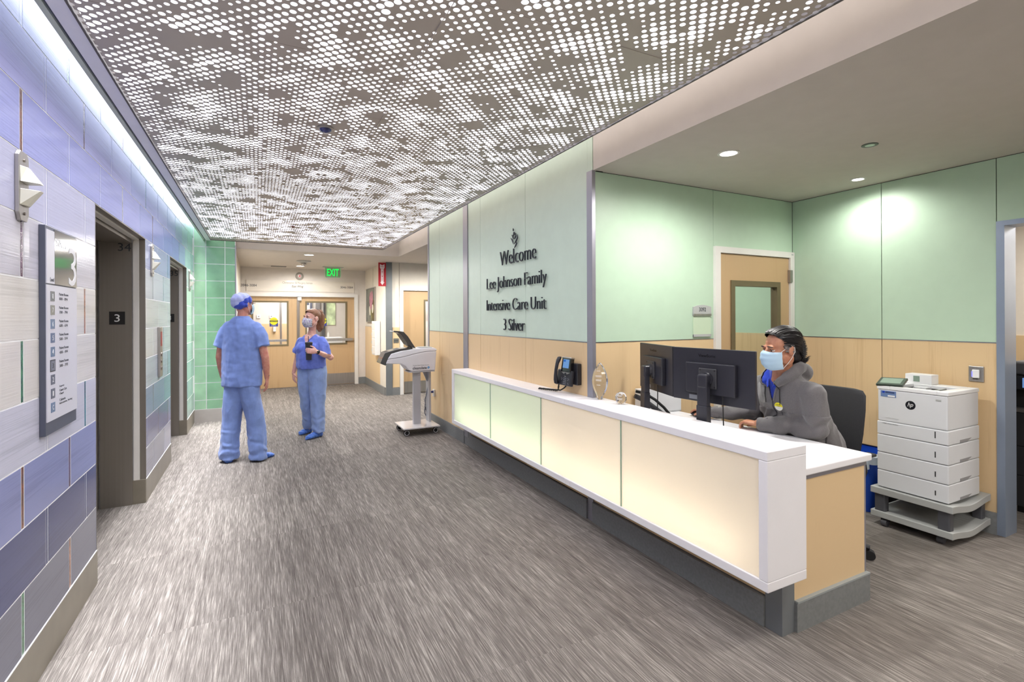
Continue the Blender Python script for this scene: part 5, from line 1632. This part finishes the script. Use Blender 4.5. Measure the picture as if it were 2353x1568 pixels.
for h_, t_ in (((-.285, 6.21), (-.33, 6.44)), ((-.035, 6.16), (.150, 6.305))):
    s1 = MB(); shoe(s1, h_, t_, .050, .075)
    V, Fc = fuse(s1, .005, 3, lambda p: .003 * sin(p.x * 120 + p.y * 60))
    b = MB(); b.v, b.f = V, Fc
    sh = b.build('shoe_cover', SHOEC, mn, True)
    s2 = MB(); shoe(s2, h_, t_, .047, .018); s2.build('shoe_sole', mat('sole_navy', (44, 62, 110), .7, var=.05), sh, True)
MB().tube([(.066, 6.135, .928), (.110, 6.130, .930), (.118, 6.165, .932), (.096, 6.188, .930), (.062, 6.175, .928), (.066, 6.135, .928)], .003, 6).build('bracelet', STEEL, body1, True)

# ---- standing woman with cup
wn = thing('person', 'person with auburn ponytail and patterned mask holding a dark cup, violet-blue scrubs', 'person', (.63, 7.1, 0))
F = Vector((-.62, -.785, 0)); Lv = Vector((.785, -.62, 0)); C0 = Vector((.632, 7.085, 0))
def at2(l, f, z): return tuple(C0 + Lv * l + F * f + Vector((0, 0, z)))
yaw2 = math.atan2(-.62, .785)
H2 = hframe((.632, 7.045, 1.555), (-.84, -.54), 0, 1.06)
bd = MB(); head_volume(bd, H2)
limb(bd, [(.640, 7.06, 1.48), (.640, 7.08, 1.40), at2(0, 0, 1.32)], [.045, .047, .065])
bd.loft([(*at2(0, 0, z)[:2], z, rx, ry, yaw2) for z, rx, ry in ((.85, .14, .10), (1.0, .12, .095), (1.2, .145, .10), (1.29, .150, .075), (1.335, .09, .06))], 20)
E2 = (.852, 6.935, 1.045); W2 = (.672, 6.805, 1.135)
limb(bd, [at2(.16, 0, 1.26), at2(.19, .02, 1.17), E2, tuple(Vector(E2).lerp(Vector(W2), .45)), W2], [.046, .044, .040, .036, .024])
hand(bd, W2, (-.98, -.02, .14), (-.20, .97, 0), (0, 0, 1), .46, 1.0, .95, .0)
E2r = at2(-.215, -.01, 1.04); W2r = (.418, 7.20, .835)
limb(bd, [at2(-.16, 0, 1.26), at2(-.19, 0, 1.16), E2r, tuple(Vector(E2r).lerp(Vector(W2r), .45)), W2r], [.046, .042, .037, .034, .023])
hand(bd, W2r, (.05, -.02, -1), (.8, .3, 0), (-.4, -.9, 0), .38, 1, .92)
for (hx, kx, ax) in (((.70, 7.04), (.705, 7.02), (.71, 7.01)), ((.57, 7.13), (.578, 7.17), (.612, 7.29))):
    limb(bd, [(*hx, .85), (*kx, .46), (*ax, .08)], [.08, .052, .037])
V, Fc = fuse(bd, .0048, 3)
b = MB(); b.v, b.f = V, Fc
body2 = b.build('body', SKIN2, wn, True)
AUB = mat('hair_auburn', (134, 92, 66), .5, spec=.5, var=.22, nscale=(160, 160, 14), bmp=((260, 260, 20), .002))
eyes(H2, body2, mat('brow_auburn', (110, 76, 58), .8, var=0))
def mask_print():
    m, nt, b_ = new_mat('floral_mask')
    f = pos_noise(nt, (60, 60, 60), 2)
    nt.links.new(ramp(nt, f, [(.36, lin((96, 60, 150))), (.43, lin((206, 204, 214))), (.55, lin((200, 200, 206))), (.64, lin((128, 128, 140)))]), b_.inputs['Base Color'])
    b_.inputs['Roughness'].default_value = .85
    return m
face_mask(H2, body2, mask_print(), pleats=False, wscale=1.03)
hr = MB(H2)
hr.ell((0, -.026, .045), (.079, .096, .082)); hr.ell((0, -.070, .02), (.060, .05, .06)); hr.ell((0, .012, .082), (.062, .066, .040))
V, Fc = fuse(hr, .004, 4)
Hi2 = H2.inverted()
def face_side(c):
    q = Hi2 @ c
    return (q.y > .062 and q.z < .085) or (q.z < -.012 and q.y > -.035) or (q.y > .01 and q.z < .035 + (q.y - .01) * .9)
hk, _ = split(V, Fc, face_side)
hair2 = hk.build('hair', AUB, body2, True)
pn_ = MB(H2)
pn_.ell((0, -.078, .090), (.026, .026, .026))
pn_.tube([(0, -.080, .095), (0, -.118, .085), (.002, -.140, .030), (.004, -.138, -.050), (.004, -.125, -.120), (.0, -.112, -.165)], [.024, .036, .046, .046, .038, .014], 16)
pn_.tube([(.01, -.09, .085), (.022, -.120, .04), (.026, -.118, -.05), (.020, -.10, -.14)], [.02, .03, .03, .012], 12)
V, Fc = fuse(pn_, .0045, 3, lambda p: .0022 * sin((p.x * 1.0 - p.y) * 420))
b = MB(); b.v, b.f = V, Fc
b.build('ponytail', AUB, hair2, True)
MB(H2).lathe([(.024, -.008), (.031, -.004), (.031, .004), (.024, .008)], (0, -.082, .094), 16, (0, -1, .4)).build('hair_tie', RUBBER, hair2, True)
tp_ = MB()
tp_.loft([(*at2(l, f, z)[:2], z, rx, ry, yaw2) for z, l, f, rx, ry in ((.905, .0, .01, .188, .150), (.96, 0, .015, .192, .160), (1.04, 0, .02, .186, .160), (1.12, 0, .02, .184, .155), (1.20, 0, .015, .184, .14), (1.27, 0, .0, .172, .11), (1.315, 0, 0, .12, .085), (1.35, 0, 0, .068, .058), (1.362, 0, 0, .055, .05))], 30)
for s_ in (1, -1):
    tp_.ell(at2(s_ * .07, .10, 1.165), (.082, .082, .085))
tp_.tube([at2(.13, 0, 1.255), at2(.175, .015, 1.20), at2(.222, .04, 1.065)], [.072, .076, .078], 20); tp_.ell(at2(.14, 0, 1.25), (.072, .072, .07))
tp_.tube([at2(-.13, 0, 1.255), at2(-.175, 0, 1.19), at2(-.205, 0, 1.10)], [.070, .072, .074], 20); tp_.ell(at2(-.14, 0, 1.25), (.07, .07, .07))
V, Fc = fuse(tp_, .0042, 20, lambda p: folds(.013, 9, 8, 31, .55)(p) + .003 * noise.noise(p * 25))
def vneck(c):
    l = (c - C0).dot(Lv); f = (c - C0).dot(F)
    return f > .02 and c.z > 1.225 and abs(l) < (c.z - 1.225) * .56
k1, k2 = split(V, Fc, vneck)
t2 = k1.build('scrub_top', SCR2, wn, True)
k2.v = [tuple(Vector(p) - F * .004) for p in k2.v]
k2.build('neck_skin', SKIN2, body2, True)
bv = BVHTree.FromPolygons([Vector(p) for p in V], Fc)
def onto(bv_, p, off=.002):
    loc, nor, _, _ = bv_.find_nearest(Vector(p))
    return loc + nor * off, nor
for s_ in (1, -1):
    pts = []
    for i in range(9):
        z = 1.222 + .135 * i / 8
        q = C0 + Lv * (s_ * (z - 1.222) * .57) + F * .12 + Vector((0, 0, z))
        pts.append(onto(bv, q, .0015)[0])
    MB().tube(pts, .0065, 8).build('neck_band', SCR2, t2, True)
pt = MB()
leg_loft(pt, ((.95, .675, 7.055, .128, .13), (.85, .690, 7.045, .128, .135), (.70, .700, 7.035, .112, .122), (.45, .700, 7.02, .092, .095), (.22, .704, 7.01, .082, .090), (.12, .708, 7.005, .084, .092), (.07, .712, 7.0, .074, .08)))
leg_loft(pt, ((.95, .595, 7.115, .122, .125), (.85, .580, 7.12, .120, .125), (.70, .568, 7.13, .105, .112), (.45, .575, 7.165, .084, .09), (.22, .598, 7.235, .078, .084), (.12, .608, 7.27, .08, .085), (.075, .612, 7.285, .070, .075)))
V, Fc = fuse(pt, .006, 5, leg_folds)
b = MB(); b.v, b.f = V, Fc
b.build('scrub_trousers', SCR2P, wn, True)
for h_, t_ in (((.745, 7.03), (.545, 6.90)), ((.640, 7.33), (.490, 7.22))):
    s1 = MB(); shoe(s1, h_, t_, .047, .085)
    V, Fc = fuse(s1, .005, 3, lambda p: .003 * sin(p.x * 110 + p.y * 80 + p.z * 60))
    b = MB(); b.v, b.f = V, Fc
    sh = b.build('shoe_cover', SHOEC, wn, True)
    a_ = Vector((*h_, 0)).lerp(Vector((*t_, 0)), .55)
    MB().box(a_.x - .022, a_.x + .022, a_.y - .012, a_.y + .012, .062, .070).build('cover_label', FRAMEW, sh)
# watch
wd = (Vector(W2) - Vector(E2)).normalized()
wc = Vector(W2) - wd * .012
MB().lathe([(.026, -.010), (.0295, -.010), (.0295, .010), (.026, .010)], wc, 20, wd).build('watch_band', RUBBER, body2, True)
MB().ell(wc + Vector((0, -.028, .004)), (.014, .006, .014)).build('watch_face', mat('gloss_black', (16, 16, 20)), body2, True)
cu_ = thing('travel_cup', 'dark tumbler with straw held in the hand of the ponytailed person', 'cup', (.580, 6.872, 1.03))
CUPM = mat('cup_charcoal', (44, 42, 46), .5, var=.04)
MB().lathe([(.030, 0), (.033, .002), (.043, .205), (.043, .21)], (.580, 6.872, 1.028), 28).build('tumbler', CUPM, cu_, True)
MB().lathe([(.046, .205), (.047, .222), (.040, .230), (.006, .232)], (.580, 6.872, 1.028), 28).build('lid', CUPM, cu_, True)
MB().cyl((.580, 6.872, 1.25), (.574, 6.868, 1.335), .0045, n=10).build('straw', mat('straw_navy', (28, 30, 70), .4, var=0), cu_, True)

# ---- seated man behind the desk
mn3 = thing('person', 'person in grey hoodie and pale blue mask seated behind the desk', 'person', (3.32, 2.08, 0))
F = Vector((-.968, .25, 0)); Lv = Vector((-.25, -.968, 0))
yaw3 = math.atan2(-.25, .968)
H3 = hframe((3.005, 2.085, 1.350), (-.955, .29), rad(-10), 1.10)
def T3(c, l, f, z): return tuple(Vector((c[0], c[1], 0)) + Lv * l + F * f + Vector((0, 0, z)))
bd = MB(); head_volume(bd, H3)
limb(bd, [(3.02, 2.085, 1.28), (3.045, 2.095, 1.22), (3.08, 2.11, 1.15)], [.060, .062, .085])
bd.loft([(x, y, z, rx, ry, yaw3) for z, x, y, rx, ry in ((.56, 3.35, 2.07, .13, .17), (.8, 3.28, 2.09, .12, .16), (1.0, 3.17, 2.115, .11, .18), (1.1, 3.13, 2.12, .09, .18), (1.16, 3.09, 2.12, .07, .11))], 20)
SL = Vector((3.075, 1.915, 1.075)); EL = Vector((3.085, 1.895, .872)); WL = Vector((2.968, 2.215, .853))
SR = Vector((3.185, 2.335, 1.075)); ER = Vector((3.20, 2.42, .872)); WR_ = Vector((3.005, 2.640, .855))
limb(bd, [SL, EL, EL.lerp(WL, .5), WL], [.05, .045, .040, .028]); limb(bd, [SR, ER, ER.lerp(WR_, .5), WR_], [.05, .045, .040, .028])
hand(bd, WL + Vector((0, 0, -.006)), (-.14, .97, .06), (0, 0, -1), (1, 0, 0), .68, .95, 1.04)
hand(bd, WR_ + Vector((-.004, .008, .004)), (-.10, .98, 0), (0, 0, -1), (-1, 0, 0), .32, 1, .98)
for y in (1.98, 2.18):
    limb(bd, [(3.33, y, .615), (2.88, y, .60), (2.86, y, .10)], [.07, .055, .04])
V, Fc = fuse(bd, .0048, 3)
b = MB(); b.v, b.f = V, Fc
body3 = b.build('body', SKIN3, mn3, True)
BLK = mat('hair_black', (24, 22, 24), .42, spec=.5, var=.2, nscale=(120, 120, 120)); GRYH = mat('hair_grey', (120, 114, 112), .45, var=.2, nscale=(90, 90, 90))
eyes(H3, body3, mat('brow_black', (40, 30, 28), .8, var=0))
face_mask(H3, body3, mat('mask_surgical_blue', (186, 214, 232), .75, var=.02), wscale=1.04, mloop=FRAMEW)
hr = MB(H3)
hr.ell((0, -.030, .048), (.082, .100, .080)); hr.ell((0, -.075, .005), (.066, .05, .075)); hr.ell((0, -.078, -.05), (.055, .04, .05)); hr.ell((0, .012, .092), (.058, .062, .034))
V, Fc = fuse(hr, .004, 3)
Hi3 = H3.inverted()
def face3(c):
    q = Hi3 @ c
    return (q.y > .052 and q.z < .100) or (q.z < .0 and q.y > -.032) or (q.y > -.005 and q.z < .035 + (q.y + .005) * 1.05)
hk, _ = split(V, Fc, face3)
hair3 = hk.build('hair', BLK, body3, True)
rn_ = random.Random(5)
def strands(n, gen, m, name):
    b = MB(H3)
    for i in range(n):
        pts, r = gen(rn_)
        b.tube(pts, r, 5)
    o = b.build(name, m, hair3, True); o['kind'] = 'stuff'
bvh = BVHTree.FromPolygons([Vector(p) for p in V], Fc)
def flow(r, p, d0, n, down, flick, rad_):
    pts = []; p = Vector(p); off = r.uniform(.000, .010)
    R3 = H3.to_3x3()
    w = r.uniform(-.12, .12)
    for i in range(n):
        q = H3 @ p
        loc, nor, _, _ = bvh.find_nearest(q)
        pts.append(Hi3 @ (loc + nor * (off * sin(pi * min(1, (i + .6) / n)) + .001)))
        t = i / n
        d = Vector((d0[0] + p.x * 1.2 + w, d0[1], d0[2])) * (1 - min(1, t * down)) + Vector((p.x * 1.0, -.25, -1)) * min(1, t * down)
        p = pts[-1] + d.normalized() * .024
    e = pts[-1]
    pts.append(e + Vector((e.x * .06, -.006 * flick, -.016)))
    pts.append(e + Vector((e.x * .16, -.022 * flick, -.030 + .012 * flick + r.uniform(-.006, .006))))
    m_ = len(pts)
    return pts, [rad_ * (.3 + .6 * sin(pi * min(.5, (i + .5) / m_ * 1.5))) * (1 if i < m_ - 2 else (.6 if i == m_ - 2 else .12)) for i in range(m_)]
def g_top(r):
    x = r.uniform(-.064, .064); k = abs(x) / .064
    return flow(r, (x, .056 - .034 * k * k + r.uniform(-.06, .006), .120 - .02 * k), (0, -1, .1), 9, .9, r.uniform(.2, 1.1), .0042)
strands(330, g_top, BLK, 'swept_strands')
def g_side(r):
    s_ = r.choice((-1, 1)); z = r.uniform(.01, .095)
    return flow(r, (s_ * .078, .030 + r.uniform(-.06, .004), z), (0, -1, -.15), 7, .8, r.uniform(.3, 1.3), .0038)
strands(300, g_side, BLK, 'side_strands')
def g_nape(r):
    x = r.uniform(-.07, .07)
    return flow(r, (x, -.12, -.03 + r.uniform(-.03, .03)), (0, -.3, -1), 4, 1, r.uniform(1.2, 2.6), .0042)
strands(110, g_nape, BLK, 'nape_flicks')
def g_temple(r):
    s_ = r.choice((-1, 1))
    z = r.uniform(-.01, .04)
    return [(s_ * .0725, .018 + r.uniform(-.008, .01), z), (s_ * .081, -.006, z - .004 + r.uniform(-.006, .006)), (s_ * .086, -.030, z - .01)], [.0015, .0024, .001]
strands(60, g_temple, GRYH, 'grey_temples')

HOOD = mat('hoodie_grey', (104, 101, 102), .9, spec=.15, sheen=.35, var=.07, nscale=(260, 260, 260), bmp=((600, 600, 600), .0008))
hd = MB()
hd.loft([(x, y, z, rx, ry, yaw3) for z, x, y, rx, ry in ((.555, 3.335, 2.07, .150, .205), (.64, 3.31, 2.075, .180, .228), (.76, 3.275, 2.085, .190, .232), (.88, 3.215, 2.105, .182, .230), (.99, 3.165, 2.118, .162, .230), (1.07, 3.14, 2.12, .140, .225), (1.13, 3.115, 2.12, .118, .190), (1.175, 3.09, 2.115, .092, .130), (1.21, 3.07, 2.11, .078, .092))], 32)
for S_, E_, W_ in ((SL, EL, WL), (SR, ER, WR_)):
    limb(hd, [S_ - Lv * (.03 if S_ is SL else -.03) + Vector((0, 0, .01)), S_, S_.lerp(E_, .5), E_], [.078, .078, .074, .066], 18)
    limb(hd, [E_, E_.lerp(W_, .5), W_ - (W_ - E_).normalized() * .02], [.064, .056, .046], 18)
# hood gathered round the neck
hp = [T3((3.05, 2.11), s_ * l, f, z) for s_, l, f, z in ((1, .055, .085, 1.125), (1, .088, .045, 1.172), (1, .098, -.01, 1.205), (1, .075, -.075, 1.235), (1, .0, -.115, 1.250), (-1, .075, -.075, 1.235), (-1, .098, -.01, 1.205), (-1, .088, .045, 1.172), (-1, .055, .085, 1.125))]
hd.tube(hp, [.020, .028, .036, .046, .054, .046, .036, .028, .020], 16)
hd.ell(T3((3.05, 2.11), 0, -.135, 1.195), (.075, .085, .070))
def hood_folds(p):
    a = folds(.012, 9, 9, 17, .6)(p)
    e = 0
    if p.z < .95 and p.x < 3.16:
        e = .008 * sin((p.x * 22 + p.y * 26 + p.z * 44) + 5 * noise.noise(p * 7))
    return a + e
V, Fc = fuse(hd, .0058, 12, hood_folds)
bv3 = BVHTree.FromPolygons([Vector(p) for p in V], Fc)
def front(l, z, off=.002):
    o_ = CF + Lv * l + F * .5 + Vector((0, 0, z))
    loc, nor, _, _ = bv3.ray_cast(o_, -F)
    return loc + F * off
CF = Vector((3.09, 2.115, 0))
def opening(c):
    l = (c - CF).dot(Lv); f = (c - CF).dot(F)
    return f > .035 and c.z > 1.02 and abs(l) < .012 + (c.z - 1.02) * .36
k1, k2 = split(V, Fc, opening)
ho = k1.build('hoodie', HOOD, mn3, True)
k2.v = [tuple(Vector(p) - F * .010) for p in k2.v]
BLUES = cloth('polo_royal_blue', (30, 58, 168))
sh3 = k2.build('polo_shirt', BLUES, mn3, True)
NCK = Vector((3.055, 2.105, 0))
for s_ in (1, -1):
    cpt = [NCK + Lv * (s_ * l) + F * f + Vector((0, 0, z)) for l, f, z in ((.0, -.07, 1.225), (.062, -.03, 1.205), (.070, .02, 1.175), (.045, .072, 1.145), (.022, .095, 1.105))]
    MB().tube(cpt, [.010, .012, .012, .010, .004], 10).build('shirt_collar', BLUES, sh3, True)
    MB().tube([front(s_ * (.012 + (z - 1.02) * .37), z, .001) for z in [1.015 + .135 * i / 9 for i in range(10)]], .007, 8).build('hood_edge', HOOD, ho, True)
    MB().tube([front(s_ * (.070 - .002 * i), 1.135 - .020 * i, .004) for i in range(8)], .0026, 6).build('drawstring', RUBBER, ho, True)
MB().tube([front(0, 1.13 - .012 * i, -.004) for i in range(8)], .0022, 6).build('button_placket', BLUES, sh3, True)
MB().tube([front(0, 1.018 - .020 * i, .001) for i in range(7)], .0035, 6).build('zipper', DKGREY, ho, True)
MB().tube([front(.030 + .006 * i, 1.0 - .018 * i, .0005) for i in range(5)], .002, 6).build('pocket_seam', DKGREY, ho, True)
loc, nor = onto(bv3, (3.03, 2.094, .988), .003)
u_ = nor.cross(Vector((0, 0, 1))).normalized() * -1; v_ = nor.cross(u_) * -1
if v_.z < 0: v_ = -v_
dsk = [(0.0275 * cos(2 * pi * i / 28), .0275 * sin(2 * pi * i / 28)) for i in range(28)]
MB().prism(dsk, loc, u_, v_, nor * .001).build('badge', mat('badge_white', (236, 236, 228), .5, var=0), ho)
MB().prism([p for p in dsk if p[1] >= -.006], loc + nor * .001, u_, v_, nor * .0008).build('badge_print', mat('badge_yellow', (236, 226, 30), .5, var=0), ho)
if u_.cross(v_).dot(nor) < 0: u_ = -u_
place_text('SCREENED', .036, .006, loc + nor * .002 + v_ * .010, u_, v_, TEXT_D, 'lettering', ho, .0004)
place_text('TODAY', .022, .005, loc + nor * .002 + v_ * .001, u_, v_, TEXT_D, 'lettering', ho, .0004)
for W_, E_ in ((WL, EL), (WR_, ER)):
    d_ = (W_ - E_).normalized()
    MB().cyl(W_ - d_ * .05, W_ + d_ * .004, .043, .036, 24).build('cuff', HOOD, ho, True)
tr = MB()
for y in (1.98, 2.18):
    limb(tr, [(3.34, y, .612), (2.89, y, .605), (2.87, y, .30), (2.86, y, .07)], [.082, .072, .062, .056], 18)
V, Fc = fuse(tr, .008, 4, folds(.006, 7, 7, 2))
b = MB(); b.v, b.f = V, Fc
b.build('trousers', cloth('trouser_charcoal', (48, 50, 56)), mn3, True)
for y in (1.98, 2.18):
    s1 = MB(); shoe(s1, (2.92, y), (2.66, y), .047, .08); s1.build('shoe', RUBBER, mn3, True)
